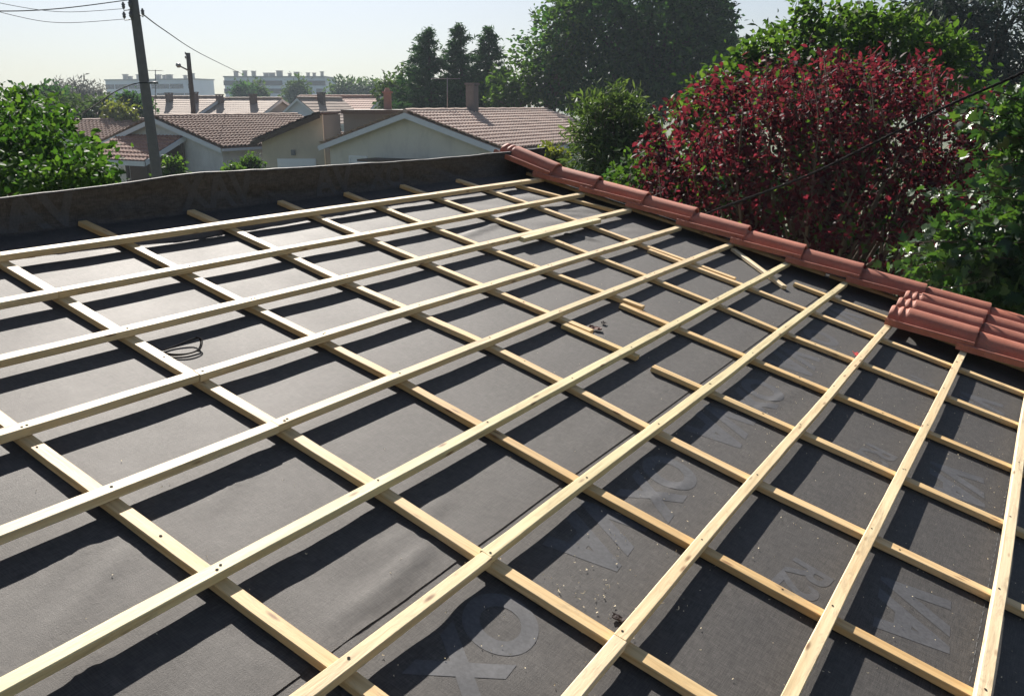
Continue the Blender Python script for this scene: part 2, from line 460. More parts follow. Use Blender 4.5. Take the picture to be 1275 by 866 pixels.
def surf(u, v):
    z = -HA - HB - .0022
    # slight sag between the counter battens
    best = min(abs(v - (bv + .0)) for bv in BV)
    z -= .0010 * min(1.0, (best / .26)) ** 1.4
    w = noise.noise(Vector((u * 2.1, v * 2.6, 3.1))) * .0012
    w += noise.noise(Vector((u * 5.5 + v * 3.0, v * 2.0 - u * 1.5, 9.7))) * .0013
    w += noise.noise(Vector((u * 16 + v * 5.0, v * 6.0 - u * 3, 1.7))) * .0004
    m = math.exp(-(((u - .45) / .45) ** 2 + ((v - 3.95) / .5) ** 2))
    w += m * .010 * noise.noise(Vector((u * 11 - v * 3, v * 3.2 + u * 1.2, 4.4)))
    m2 = math.exp(-(((u - 2.35) / .55) ** 2 + ((v - .15) / .5) ** 2))
    w += m2 * .0035 * noise.noise(Vector((u * 3 + v * 11, v * 3 - u * 8, 14.4)))
    for (a0, b0, a1, b1, am, wd) in FOLDS:
        dx, dy = a1 - a0, b1 - b0; LL = dx * dx + dy * dy
        t = ((u - a0) * dx + (v - b0) * dy) / LL
        if -.3 < t < 1.3:
            ds = ((u - a0) * -dy + (v - b0) * dx) / math.sqrt(LL)
            ds += .012 * noise.noise(Vector((t * 3, a0 * 9, b0 * 9)))
            if abs(ds) < 4 * wd:
                w += 1.9 * am * math.exp(-(ds / wd) ** 2) * max(0, 1 - abs(2 * t - 1) ** 3 * .8) * (1 if 0 <= t <= 1 else max(0, 1 - 3.3 * (abs(t - .5) - .5)))
    flat = min(1.0, max(0.0, (best - .015) / .07))       # pinned under the battens
    if w > 0: w *= flat
    return z + w - abs(w) * .15
def htop(v):
    pts = [(-1.8, .075), (-.2, .078), (.71, .087), (1.22, .108), (1.64, .128), (2.03, .121), (2.96, .103), (3.6, .100), (4.2, .104), (4.9, .115)]
    for a, b in zip(pts, pts[1:]):
        if v <= b[0]: return a[1] + (b[1] - a[1]) * (v - a[0]) / (b[0] - a[0])
    return .115
UP = -.285
VL, VR = -1.75, 4.86
def upstand(t, v):
    """0 at the fold, 1 at the top of the low wall, then over it; returns (u, n)"""
    base = surf(UP + .03, v)
    if t < 0:
        return UP + .03 - t, surf(UP + .03 - t, v)
    H = htop(v) + noise.noise(Vector((v * 3.0, 2.2, 8))) * .005 + noise.noise(Vector((v * 11, 5, 8))) * .0022
    if t <= 1:
        n = base + (H - base) * (t ** 1.25)
        u = UP + .03 * (1 - t) ** 2.5 - .012 * t
        u += (noise.noise(Vector((v * 4.0, t * 2.0, 31))) * .012 + noise.noise(Vector((v * 9 + t * 4, t * 2.5, 11))) * .007 + noise.noise(Vector((v * 22 - t * 9, t * 4, 17))) * .003) * math.sin(math.pi * min(1, t + .1))
        return u, n
    s = t - 1
    if s < .13:
        return UP - .012 - .16 * s, H - .02 * s + noise.noise(Vector((v * 7, t * 4, 5))) * .004 * s * 4
    s -= .03
    return UP - .012 - .16 * s, H - .14 * (s - .08) + noise.noise(Vector((v * 5, t * 4, 5))) * .003
def sheet(name, urange, nu, lower, with_up):
    nv = 264
    V, Fs = [], []
    rows = []
    if with_up:
        ts = [1.8 - .1 * k for k in range(9)] + [1 - .05 * k for k in range(1, 20)] + [0.0]
        for t in ts: rows.append(('t', t))
    us = [urange[0] + (urange[1] - urange[0]) * i / nu for i in range(nu + 1)]
    for u in us: rows.append(('u', u))
    for kd, x in rows:
        for j in range(nv + 1):
            v = VL + (VR - VL) * j / nv
            if kd == 't':
                u, n = upstand(x, v)
            else:
                e = noise.noise(Vector((v * 1.3, 20, 1))) * .006 if (lower == 0 and x == us[-1]) else 0
                u, n = x + e, surf(x, v) - lower
                if lower == 0 and x > urange[1] - .12: n += .0007
            V.append((u, v, n))
    R_ = len(rows)
    for i in range(R_ - 1):
        for j in range(nv):
            a = i * (nv + 1) + j
            Fs.append((a, a + nv + 1, a + nv + 2, a + 1))
    return mesh_from(name, V, Fs, True)
mem_up = link('roof_membrane', sheet('roof_membrane', (UP + .045, 2.13), 96, 0.0, True), M['membrane'], None, RMAT)
tag(mem_up, 'dark grey roofing membrane under the upper battens, folded up over the parapet', 'membrane', 'strips of roofing membrane')
mem_lo = link('roof_membrane', sheet('roof_membrane', (2.02, 5.3), 131, .0018, False), M['membrane'], None, RMAT)
tag(mem_lo, 'dark roofing membrane with pale printed lettering under the lower battens, tucked under the upper strip', 'membrane', 'strips of roofing membrane')
def conform_text(items, conf, parent, name, mat):
    """flat printed letters laid on the sheet: a text outline cut into small faces and pressed onto the surface"""
    for (txt, size, cu, cv, rot, shear, bold, sx) in items:
        cu_ = bpy.data.curves.new('lettering', 'FONT')
        cu_.body = txt; cu_.size = size; cu_.align_x = 'CENTER'; cu_.align_y = 'CENTER'
        cu_.shear = shear; cu_.offset = bold; cu_.resolution_u = 10
        ob = bpy.data.objects.new('lettering', cu_)
        me = bpy.data.meshes.new_from_object(ob)
        b2 = bmesh.new(); b2.from_mesh(me)
        for ax in (0, 1):
            co = [v.co[ax] for v in b2.verts]
            x = min(co) + .02
            while x < max(co):
                pl = Vector((0, 0, 0)); pl[ax] = x
                nn = Vector((0, 0, 0)); nn[ax] = 1
                bmesh.ops.bisect_plane(b2, geom=b2.verts[:] + b2.edges[:] + b2.faces[:], plane_co=pl, plane_no=nn)
                x += .025
        c, s = math.cos(rot), math.sin(rot)
        for v in b2.verts:
            x, y = v.co.x * sx, v.co.y
            x, y = x * c - y * s, x * s + y * c
            v.co = conf(cu, cv, x, y)
        tmp = bpy.data.meshes.new(name); b2.to_mesh(tmp); b2.free()
        link(name, tmp, mat, parent)
        bpy.data.objects.remove(ob); bpy.data.curves.remove(cu_); bpy.data.meshes.remove(me)
def on_lower(cu, cv, x, y):       # upright = down the slope, reading towards the left
    u, v = cu + y, cv - x
    return (u, v, surf(u, v) - .0018 + .0007)
def on_up(cu, cv, x, y):           # on the upturn: u slot carries the height fraction
    t, v = cu + y / .15, cv - x
    t = max(-1.0, min(1.0, t))
    u, n = upstand(t if t >= 0 else t * .15, v)
    return (u + .0022, v, n + .0008)
its = []
for k in (-1, 0, 1, 2, 3):
    its.append(('VA', .265, 2.315, .93 + 1.0 * k, .10, .25, .012, 1.0))
    its.append(('OX', .235, 2.33, .33 + 1.0 * k, .10, .10, .010, 1.0))
    its.append(('R2', .165, 2.835, 1.20 + 1.045 * k, -.12, 0, .004, 1.05))
    its.append(('VA', .25, 3.115, 1.335 + 1.0 * k, .10, .25, .012, 1.0))
conform_text(its, on_lower, mem_lo, 'printed_lettering', M['print'])
its = [('R2 E1', .034, 3.335, .95 + .52 * k, 0, 0, 0, 1.0) for k in range(0, 6)]
conform_text(its, on_lower, mem_lo, 'small_print', M['print'])
its = [('VAXA', .19, .50, .72, 0, .2, .006, 1.25), ('VAX', .19, .52, 1.75, 0, .2, .006, 1.15), ('VA', .19, .50, 2.55, 0, .2, .006, 1.2), ('OX', .17, .5, 3.0, 0, .1, .005, 1.2)]
conform_text(its, on_up, mem_up, 'printed_lettering', M['print_dim'])
V, Fs = [], []
for k in range(150):
    v0 = VL + .05 + k * .043; v1 = v0 + .024
    for (u, v) in ((3.2925, v0), (3.2947, v0), (3.2947, v1), (3.2925, v1)): V.append((u, v, surf(u, v) - .0018 + .0008))
    Fs.append((4 * k, 4 * k + 1, 4 * k + 2, 4 * k + 3))
link('dashed_line', mesh_from('dashed_line', V, Fs), M['dash'], mem_lo)

# ------------------------------------------------------------------ the house under the roof
def prism(pts_bottom, pts_top):
    n = len(pts_bottom)
    V = list(pts_bottom) + list(pts_top)
    Fs = [tuple(reversed(range(n))), tuple(range(n, 2 * n))]
    for i in range(n):
        j = (i + 1) % n
        Fs.append((i, j, j + n, i + n))
    return V, Fs
hs = empty('house', PL(2, 2, -1).xy.to_3d(), 'house under construction whose roof of membrane and battens fills the foreground', 'house')
def roof_quad(u0, u1, v0, v1, n): return [PL(u0, v0, n), PL(u1, v0, n), PL(u1, v1, n), PL(u0, v1, n)]
cs = roof_quad(UP - .22, 5.15, VL + .05, 4.80, -.125)
V, Fs = prism([Vector((p.x, p.y, 0)) for p in cs], cs)
link('wall', mesh_from('wall', V, Fs), M['cream'], hs, W0)
a = roof_quad(UP - .02, 5.28, VL + .02, 4.84, -.120); b = roof_quad(UP - .02, 5.28, VL + .02, 4.84, -.066)
V, Fs = prism(a, b); link('roof_deck', mesh_from('roof_deck', V, Fs), M['dkwood'], hs, W0)
# low parapet under the turned-up sheet
bt, tp = [], []
NP = 40
for j in range(NP + 1):
    v = VL + .03 + (4.84 - VL - .03) * j / NP
    h = htop(v) - .018
    bt.append((v, h))
V, Fs = [], []
for (v, h) in bt:
    for (u, n) in ((UP - .035, -.23), (UP - .035, h), (UP - .215, h - .19), (UP - .215, -.23)):
        V.append(PL(u, v, n))
for j in range(NP):
    for k in range(4):
        a0 = j * 4 + k; b0 = j * 4 + (k + 1) % 4
        Fs.append((a0, b0, b0 + 4, a0 + 4))
Fs.append((0, 1, 2, 3)); Fs.append(tuple(NP * 4 + k for k in (3, 2, 1, 0)))
link('parapet', mesh_from('parapet', V, Fs), M['grey'], hs, W0)
# strip added for the verge tiles' outer flap, blocks sun leaking beneath them
a = [PL(UP, 4.585, -.044), PL(5.0, 5.19, -.044), PL(5.0, 5.215, -.044), PL(UP, 4.61, -.044)]
b = [PL(UP, 4.585, .004), PL(5.0, 5.19, .004), PL(5.0, 5.215, .004), PL(UP, 4.61, .004)]
V, Fs = prism(a, b); link('verge_light_block', mesh_from('verge_light_block', V, Fs), M['dkwood'], hs, W0)

# ------------------------------------------------------------------ roof tiles
def tile_mesh():
    st = [(-.450, .72, .006), (-.443, .82, .010), (-.430, .86, .012), (-.420, .74, .004), (-.408, .74, .004), (-.398, .90, .010),
          (-.388, .93, .010), (-.380, .80, .004), (-.368, .84, .006), (-.358, .99, .0), (-.345, 1.0, .0), (-.2, 1.0, 0), (-.03, 1.01, 0), (-.008, 1.025, .001), (0, 1.01, .0)]
    def prof(sc, fl):
        P = [(-.138, .000), (-.138, .029 + fl * .4), (-.132, .034 + fl * .4), (-.120, .033), (-.112, .014), (-.092, .012)]
        for k in range(13):
            a = math.pi * (1 - k / 12)
            P.append((.088 * math.cos(a) * (.55 + .45 * sc), .016 + .066 * math.sin(a) ** .9 * sc if math.sin(a) > 1e-6 else .016))
        P += [(.095, .012), (.128, .010), (.138, .020), (.146, .010), (.148, -.001)]
        top = P
        bot = []
        for (y, z) in reversed(P[1:-1]):
            bot.append((y * .985 if abs(y) < .09 else y * .97, max(-.004, z - .013)))
        return top + bot
    V, Fs = [], []
    for (x, sc, fl) in st:
        fy = 1.0 + .24 * max(0.0, min(1.0, -x / .38))       # the side flange is widest at the head
        for (y, z) in prof(sc, fl): V.append((x, y * fy if y < -.098 else y, z))
    k = len(prof(1, 0))
    for i in range(len(st) - 1):
        for j in range(k):
            a, b = i * k + j, i * k + (j + 1) % k
            Fs.append((a, b, b + k, a + k))
    # end caps as strips between outer and inner outline
    nt = 5 + 1 + 13 + 5
    for base, flip in ((0, False), ((len(st) - 1) * k, True)):
        top = list(range(base, base + nt)); bot = [base + k - 1 - q for q in range(k - nt)]
        full = [top[0]] + bot + [top[-1]]
        for q in range(nt - 1):
            f = (top[q], full[q], full[q + 1], top[q + 1])
            f = tuple(dict.fromkeys(f))
            if len(f) >= 3: Fs.append(tuple(reversed(f)) if flip else f)
    me = mesh_from('roof_tile', V, Fs)
    bm = bmesh.new(); bm.from_mesh(me)
    bmesh.ops.recalc_face_normals(bm, faces=bm.faces); bm.to_mesh(me); bm.free()
    me.polygons.foreach_set('use_smooth', [True] * len(me.polygons))
    me.set_sharp_from_angle(angle=math.radians(38))
    me.materials.append(M['tile'])
    return me
TM = tile_mesh()
TAILS = [.036, .377, .742, 1.098, 1.482, 1.869, 2.238, 2.616, 2.984, 3.354]
CREST = [4.487, 4.532, 4.572, 4.612, 4.625, 4.640, 4.672, 4.715, 4.800, 4.835]
TL = ['topmost verge tile at the parapet corner, tilted up with its free head showing', 'second verge tile from the top', 'third verge tile from the top',
      'fourth verge tile from the top', 'fifth verge tile from the top', 'sixth verge tile from the top, above the end of the loose offcut', 'seventh verge tile from the top', 'eighth verge tile, the last one before the extra columns of tiles begin',
      'verge tile beside the three whole tiles with ribbed heads', 'verge tile at the right edge of the photo']
def put_tile(tail, crest, head_n, tail_n, label, skew=.09):
    o = bpy.data.objects.new('roof_tile', TM); COL.objects.link(o)
    xd = (PL(tail, crest, tail_n) - PL(tail - .45, crest - .45 * skew, head_n)).normalized()
    nn = RMAT.to_3x3() @ Vector((0, 0, 1))
    yd = nn.cross(xd).normalized(); zd = xd.cross(yd)
    yd = (yd + zd * random.uniform(-.02, .02)).normalized(); zd = xd.cross(yd)
    m = Matrix((xd, yd, zd)).transposed().to_4x4(); m.translation = PL(tail, crest, tail_n)
    o.matrix_basis = m
    tag(o, label, 'roof tile', 'red clay roof tiles')
for r in range(10):
    put_tile(TAILS[r] + random.uniform(-.004, .004), CREST[r], .066 if r == 0 else .004, .030, 'red clay ' + TL[r])
CN = ['column next to the verge', 'middle column', 'column furthest from the verge, its flange over the bare battens']
for r, nm in ((8, 'whole tile with ribbed head showing,'), (9, 'partly visible tile at the right edge of the photo,')):
    for c in range(3):
        put_tile(TAILS[r] + random.uniform(-.002, .002), CREST[r] - .235 - .240 * c, .004, .030, f'red clay {nm} {CN[c]}', .05)

# ------------------------------------------------------------------ small things on the roof
def tube(pts, r, k=6, name='tube', smooth=True, radii=None, caps=True):
    P = [Vector(p) for p in pts]
    V, Fs = [], []
    prev = None
    for i, p in enumerate(P):
        d = (P[min(i + 1, len(P) - 1)] - P[max(i - 1, 0)]).normalized()
        if prev is None:
            a = d.orthogonal().normalized()
        else:
            a = (prev - d * prev.dot(d)).normalized()
        prev = a
        b = d.cross(a)
        rr = radii[i] if radii else r
        for j in range(k):
            t = 2 * math.pi * j / k
            V.append(p + (a * math.cos(t) + b * math.sin(t)) * rr)
    for i in range(len(P) - 1):
        for j in range(k):
            x, y = i * k + j, i * k + (j + 1) % k
            Fs.append((x, y, y + k, x + k))
    if caps:
        Fs.append(tuple(reversed(range(k)))); Fs.append(tuple((len(P) - 1) * k + j for j in range(k)))
    return V, Fs
def tube_mesh(pts, r, k=6, name='tube', radii=None):
    V, Fs = tube(pts, r, k, radii=radii)
    return mesh_from(name, V, Fs, True)
def smooth_path(pts, n=6):
    P = [Vector(p) for p in pts]; out = []
    for i in range(len(P) - 1):
        p0, p1, p2, p3 = P[max(i - 1, 0)], P[i], P[i + 1], P[min(i + 2, len(P) - 1)]
        for k in range(n):
            t = k / n
            out.append(.5 * ((2 * p1) + (p2 - p0) * t + (2 * p0 - 5 * p1 + 4 * p2 - p3) * t * t + (3 * p1 - p0 - 3 * p2 + p3) * t ** 3))
    out.append(P[-1]); return out
def sp3(u, v, h): return PL(u, v, surf(u, v) + h)
wp = [sp3(.852, .590, .004), sp3(.884, .607, .004), sp3(.902, .650, .005), sp3(.900, .694, .007), sp3(.880, .722, .016), sp3(.850, .738, .020), sp3(.838, .720, .014), sp3(.838, .66, .006), sp3(.842, .61, .004)]
wp2 = [sp3(.86, .592, .007), sp3(.892, .615, .009), sp3(.910, .655, .010), sp3(.905, .700, .012), sp3(.87, .735, .022), sp3(.845, .730, .024)]
V1, F1 = tube(smooth_path(wp), .0026); V2, F2 = tube(smooth_path(wp2), .0024)
F1 += [tuple(i + len(V1) for i in f) for f in F2]
o = link('wire_loop', mesh_from('wire_loop', V1 + V2, F1, True), M['wire'], None, W0)
tag(o, 'loop of thin black strap lying on the sunlit membrane', 'wire loop')
def scrap(name, u, v, w, l, h, rot, mat, label, cat, seed, lift=0.0):
    rs = random.Random(seed)
    bm = bmesh.new()
    bmesh.ops.create_grid(bm, x_segments=7, y_segments=4, size=.5)
    for vv in bm.verts:
        x, y = vv.co.x, vv.co.y
        edge = 1 - .35 * noise.noise(Vector((math.atan2(y, x) * 2, seed, 0)))
        vv.co = Vector((x * l * edge, y * w * edge, h * (.35 + .65 * noise.noise(Vector((x * 3, y * 3, seed)))) + h * .5 * abs(x)))
    r = bmesh.ops.solidify(bm, geom=bm.faces[:], thickness=.0022)
    me = bpy.data.meshes.new(name); bm.to_mesh(me); bm.free()
    m = place(AXIS_B @ Matrix.Rotation(rot, 3, 'Z'), PL(u, v, surf(u, v) + .004 + lift))
    o = link(name, me, mat, None, m)
    return tag(o, label, cat)
scrap('plastic_scrap', 2.545, 3.245, .028, .075, .016, -1.1, M['red'], 'small crumpled red plastic scrap against a sloping batten', 'scrap', 3, .018)
scrap('bark_scrap', 1.590, 2.262, .03, .055, .014, .6, M['bits'], 'dark brown bark scrap right beside the batten end', 'scrap', 5)
scrap('bark_scrap', 1.578, 2.365, .018, .026, .010, 1.6, M['dark'], 'smaller dark scrap a hand away from the batten end', 'scrap', 8)
scrap('bark_scrap', 2.531, .632, .018, .034, .006, .3, M['dark'], 'black flake among the pale shavings at the bottom of the photo', 'scrap', 9)
# shavings
V, Fs = [], []
for k in range(820):
    if k < 60: u, v = random.gauss(2.45, .10), random.gauss(.70, .16)
    elif k < 640: u, v = random.uniform(2.15, 3.5), random.uniform(-.3, 3.2) ** 1.0
    else: u, v = random.uniform(1.2, 3.4), random.uniform(-.4, 4.0)
    if u < 2.14 and u > 2.1: continue
    a = random.uniform(0, math.pi * 2); l = random.choice([.0012, .0015, .002, .0025, .003, .007 if k < 60 else .0025]); w = random.uniform(.0005, .0012)
    if k < 60: l *= 1.25; w *= 1.1
    z0 = surf(u, v) + .0009
    cv_ = random.uniform(-1.2, 1.2); b0 = len(V)
    for q in range(4):
        s = (q / 3 - .5) * 2 * l
        aa = a + cv_ * s / l * .5
        cx, cy = u + math.cos(aa) * s, v + math.sin(aa) * s
        zz = z0 + .0016 * abs(s / l) + random.uniform(0, .0008)
        V.append((cx - math.sin(aa) * w, cy + math.cos(aa) * w, zz)); V.append((cx + math.sin(aa) * w, cy - math.cos(aa) * w, zz + .0008))
    for q in range(3): Fs.append((b0 + 2 * q, b0 + 2 * q + 1, b0 + 2 * q + 3, b0 + 2 * q + 2))
o = link('wood_shavings', mesh_from('wood_shavings', V, Fs), M['shav'], None, RMAT)
tag(o, 'pale sawdust and curled wood shavings scattered over the membrane', 'shavings', None, 'stuff')

def merge(parts):
    V, Fs = [], []
    for v, f in parts:
        Fs += [tuple(i + len(V) for i in q) for q in f]; V += list(v)
    return V, Fs
# ------------------------------------------------------------------ foliage
LEAF = {
 'diamond': (np.array([(-.5, 0, 0), (0, -.28, .05), (.5, 0, -.06), (0, .28, .05)]), np.array([(0, 1, 2), (0, 2, 3)])),
 'ovate': (np.array([(-.5, 0, 0), (-.22, -.27, .06), (.12, -.25, .05), (.5, 0, -.10), (.12, .25, .05), (-.22, .27, .06), (-.02, 0, -.02)]),
           np.array([(0, 1, 6), (1, 2, 6), (2, 3, 6), (3, 4, 6), (4, 5, 6), (5, 0, 6)])),
 'lobed': (np.array([(-.5, 0, 0), (-.42, -.22, .03), (-.15, -.46, .0), (-.02, -.22, .05), (.26, -.36, -.02), (.20, -.14, .03), (.55, 0, -.12),
                     (.20, .14, .03), (.26, .36, -.02), (-.02, .22, .05), (-.15, .46, .0), (-.42, .22, .03), (-.05, 0, -.02)]),
           np.array([(i, (i + 1) % 12, 12) for i in range(12)])),
 'needle': (np.array([(-.5, -.05, 0), (-.5, .05, 0), (.5, .0, 0), (.0, -.13, .02), (.0, .13, .02)]), np.array([(0, 3, 1), (3, 2, 4), (1, 3, 4)])),
 'narrow': (np.array([(-.5, 0, 0), (0, -.11, .02), (.5, 0, -.05), (0, .11, .02)]), np.array([(0, 1, 2), (0, 2, 3)])),
}
def leaves_mesh(name, C, D, size, leaf, nrm_up=.6, spread=1.0):
    """C centres (N,3), D outward directions (N,3), size (N,)"""
    T, tri = LEAF[leaf]
    N = len(C)
    X = D + RNG.normal(0, .55 * spread, (N, 3)); X[:, 2] -= .25
    X /= np.linalg.norm(X, axis=1, keepdims=True) + 1e-9
    Z = RNG.normal(0, .7, (N, 3)); Z[:, 2] += nrm_up
    Y = np.cross(Z, X); Y /= np.linalg.norm(Y, axis=1, keepdims=True) + 1e-9
    Z = np.cross(X, Y)
    V = C[:, None, :] + size[:, None, None] * (T[None, :, 0:1] * X[:, None, :] + T[None, :, 1:2] * Y[:, None, :] + T[None, :, 2:3] * Z[:, None, :])
    Tr = (tri[None] + (np.arange(N) * len(T))[:, None, None])
    return np_tris(name, V.reshape(-1, 3), Tr.reshape(-1, 3))
def crown_points(clumps, twig_r, per_twig, fill=.35):
    """clumps: (centre, radii(3), n_twigs). Twigs sit mostly on the outside of each clump; leaves gather round a twig"""
    Cs, Ds, tw = [], [], []
    for (c, rad, n) in clumps:
        c = np.array(c); rad = np.array(rad)
        d = RNG.normal(0, 1, (n, 3)); d /= np.linalg.norm(d, axis=1, keepdims=True)
        rr = np.where(RNG.random(n) < fill, RNG.random(n) ** .5 * .85, RNG.uniform(.8, 1.08, n))
        bump_ = np.array([noise.noise(Vector(tuple(q * 2.3 + c * .37))) for q in d])
        t = c + d * rad * (rr * (1 + .28 * bump_))[:, None]
        tw.append(t)
        p = np.repeat(t, per_twig, 0); dd = np.repeat(d, per_twig, 0)
        p = p + RNG.normal(0, twig_r * .55, p.shape) + dd * RNG.uniform(-.6, .6, (len(p), 1)) * twig_r
        Cs.append(p); Ds.append(dd)
    return np.concatenate(Cs), np.concatenate(Ds), np.concatenate(tw)
def limb_mesh(base, fork, targets, r0, name='trunk', k=7, rt=None, seed=1):
    """one tapered trunk and curved limbs in one mesh"""
    rs = random.Random(seed)
    base, fork = Vector(base), Vector(fork)
    n = 7; pts = []; rad = []
    for i in range(n + 1):
        t = i / n
        w = Vector((rs.uniform(-1, 1), rs.uniform(-1, 1), 0)) * r0 * .5 * (t > 0)
        pts.append(base.lerp(fork, t) + w); rad.append(r0 * (1.25 - .55 * t if t > .08 else 1.5))
    V, Fs = tube(pts, r0, k, radii=rad)
    for tg in targets:
        tg = Vector(tg)
        st = pts[-1 - rs.choice([0, 0, 1, 2, 3])]
        mid = st.lerp(tg, .5) + Vector((rs.uniform(-1, 1), rs.uniform(-1, 1), rs.uniform(-.2, .9))) * (tg - st).length * .12
        pp = smooth_path([st, mid, tg], 4)
        a = r0 * rs.uniform(.32, .5)
        v2, f2 = tube(pp, a, 5, radii=[max(.004, a * (1 - .85 * i / (len(pp) - 1))) for i in range(len(pp))])
        Fs += [tuple(x + len(V) for x in f) for f in f2]; V += v2
    return mesh_from(name, V, Fs, True)
def tree(name, label, cat, clumps, mat, leaf, lsize, twig_r, per_twig, trunk_r, bark, base=None, fork_z=None, group=None, fill=.35, shoots=(), second=None, nlimb=14, nrm_up=.6):
    """clumps: (px, py, Y, rx, ry, rz in metres, twigs)"""
    cl = []
    for (px, py, Y, rx, ry, rz, n) in clumps: cl.append((tuple(at(px, py, Y)), (rx, ry, rz), n))
    cen = np.mean([c[0] for c in cl], 0)
    if base is None: base = (cen[0], cen[1], 0)
    root = empty(name, base, label, cat, group)
    P, D, tw = crown_points(cl, twig_r, per_twig, fill)
    keep = P[:, 2] > .05
    P, D = P[keep], D[keep]
    sz = lsize * (.55 + .8 * RNG.random(len(P)) ** 1.3)
    stems = []
    for (a, b, n, k) in shoots:            # leafy shoots standing clear of the crown: (from, to, leaves, leaf scale)
        a, b = np.array(a), np.array(b)
        L_ = np.linalg.norm(b - a); ax_ = (b - a) / L_
        side = np.cross(ax_, RNG.normal(0, 1, 3)); side /= np.linalg.norm(side)
        t = np.linspace(.0, 1.0, n)
        bow = side[None] * (np.sin(np.pi * t) * L_ * RNG.uniform(.02, .10))[:, None]
        p = a + (b - a) * t[:, None] + bow
        o_ = RNG.normal(0, 1, (n, 3)); o_ -= (o_ @ ax_)[:, None] * ax_; o_ /= np.linalg.norm(o_, axis=1, keepdims=True) + 1e-9
        dd_ = o_ * .9 + ax_ * .55
        P = np.concatenate([P, p + dd_ * lsize * k * .5]); D = np.concatenate([D, dd_])
        sz = np.concatenate([sz, lsize * k * RNG.uniform(.7, 1.15, n) * (1 - .35 * t)])
        stems.append(tube([tuple(q) for q in p[::max(1, n // 6)]], .005, 4))
    if second:                              # some leaves of another colour: (material, share)
        m2 = RNG.random(len(P)) < second[1]
        link('green_leaves', leaves_mesh('green_leaves', P[m2], D[m2], sz[m2] * .9, leaf, nrm_up), second[0], root, W0)
        P, D, sz = P[~m2], D[~m2], sz[~m2]
    me = leaves_mesh('crown', P, D, sz, leaf, nrm_up)
    crown = link('crown', me, mat, root, W0)
    if stems:
        [link('twig', mesh_from('twig', v_, f_, True), bark, root, W0) for v_, f_ in stems[:90]]
    zmin = min(c[0][2] - c[1][2] for c in cl); zc = cen[2]
    fz = fork_z if fork_z else max(.5, zmin * .6 + zc * .4)
    tg = [c[0] for c in cl]
    idx = RNG.choice(len(tw), size=min(len(tw), nlimb), replace=False)
    tg += [tuple(np.array(tw[i]) * .8 + cen * .2) for i in idx]
    link('trunk', limb_mesh(base, (base[0] * .5 + cen[0] * .5, base[1] * .5 + cen[1] * .5, fz), tg, trunk_r, seed=len(tw)), bark, root, W0)
    return root

# near leafy tree at the left edge
tree('fig_tree', 'bright green broad-leaved tree rising behind the left end of the parapet', 'tree',
     [(-60, 200, 9.5, 1.0, .9, .7, 90), (15, 178, 9.0, .45, .6, .40, 60), (60, 205, 8.4, .55, .6, .35, 70), (95, 218, 8.0, .22, .5, .16, 30), (32, 152, 9.6, .30, .4, .26, 26), (-20, 230, 8.2, .8, .6, .45, 70), (75, 232, 7.8, .45, .4, .22, 40), (5, 150, 9.8, .26, .4, .22, 18), (28, 122, 9.6, .10, .1, .08, 6), (118, 226, 7.9, .12, .3, .06, 10), (45, 162, 8.8, .3, .35, .25, 24)],
     M['L_fig'], 'ovate', .078, .125, 20, .11, M['bark'], base=(-5.4, 9.3, 0), nlimb=30)
# red tree
red = [(860, 190, 8.6, .55, .7, .55, 110), (930, 150, 8.8, .75, .8, .62, 160), (1010, 130, 9.0, .75, .8, .62, 170), (1090, 130, 9.0, .7, .8, .62, 160), (1050, 200, 8.6, .9, .8, .8, 220), (960, 225, 8.4, .8, .8, .7, 190), (870, 250, 8.2, .55, .7, .5, 110),
       (1140, 200, 8.8, .8, .8, .7, 180), (1200, 170, 9.2, .7, .7, .55, 130), (1240, 230, 9.0, .7, .7, .6, 110), (1100, 280, 8.2, .9, .8, .6, 180), (1000, 290, 8.0, .8, .7, .5, 150), (1180, 290, 8.6, .7, .7, .6, 110), (1060, 95, 9.1, .30, .3, .22, 34), (1150, 110, 9.2, .35, .4, .28, 44), (900, 110, 9.0, .25, .3, .20, 26), (835, 215, 8.5, .25, .3, .25, 34), (1230, 150, 9.2, .3, .3, .22, 26), (985, 85, 9.1, .16, .2, .18, 14),
       (820, 165, 8.9, .12, .2, .18, 10)]
red = [(a, b_, Y, x * .92, y * .9, z * .9, int(n * (.5 if b_ > 180 else .62))) for (a, b_, Y, x, y, z, n) in red]
red += [(812, 200, 8.8, .16, .2, .22, 18), (825, 240, 8.5, .22, .3, .2, 22), (850, 270, 8.2, .25, .3, .2, 24)]
rs_ = random.Random(5); sh = []
for k in range(170):
    px = rs_.uniform(812, 1260)
    top = 215 - (px - 800) * 1.05 if px < 930 else (80 + (px - 1060) * .03 if px < 1150 else 80 + (px - 1150) * .7)
    py = top + rs_.uniform(-2, 150) * rs_.random()
    Y = rs_.uniform(7.7, 9.0)
    a = at(px + rs_.uniform(-12, 12), py + rs_.uniform(35, 85), Y + .1); b = at(px, py - rs_.choice([0, 0, 6, 14]), Y)
    sh.append((tuple(a), tuple(b), rs_.randint(16, 30), rs_.uniform(.8, 1.1)))
tree('purple_leaf_tree', 'wide dark red leaved tree overhanging the row of verge tiles', 'tree', red, M['L_red'], 'ovate', .074, .095, 10, .12, M['bark'], base=(3.2, 8.9, 0), fork_z=1.5, nlimb=90, fill=.5, shoots=sh, second=(M['L_oakl'], .13))
tree('garden_hedge', 'dark green hedge filling the space beneath and behind the red tree', 'hedge',
     [(px, py, 11.2, .75, .6, .6, 70) for px in range(800, 1330, 62) for py in (245, 320)], M['L_oak'], 'ovate', .10, .13, 10, .06, M['barkd'], base=(4.4, 11.2, 0), fork_z=.8, nlimb=20, fill=.5)
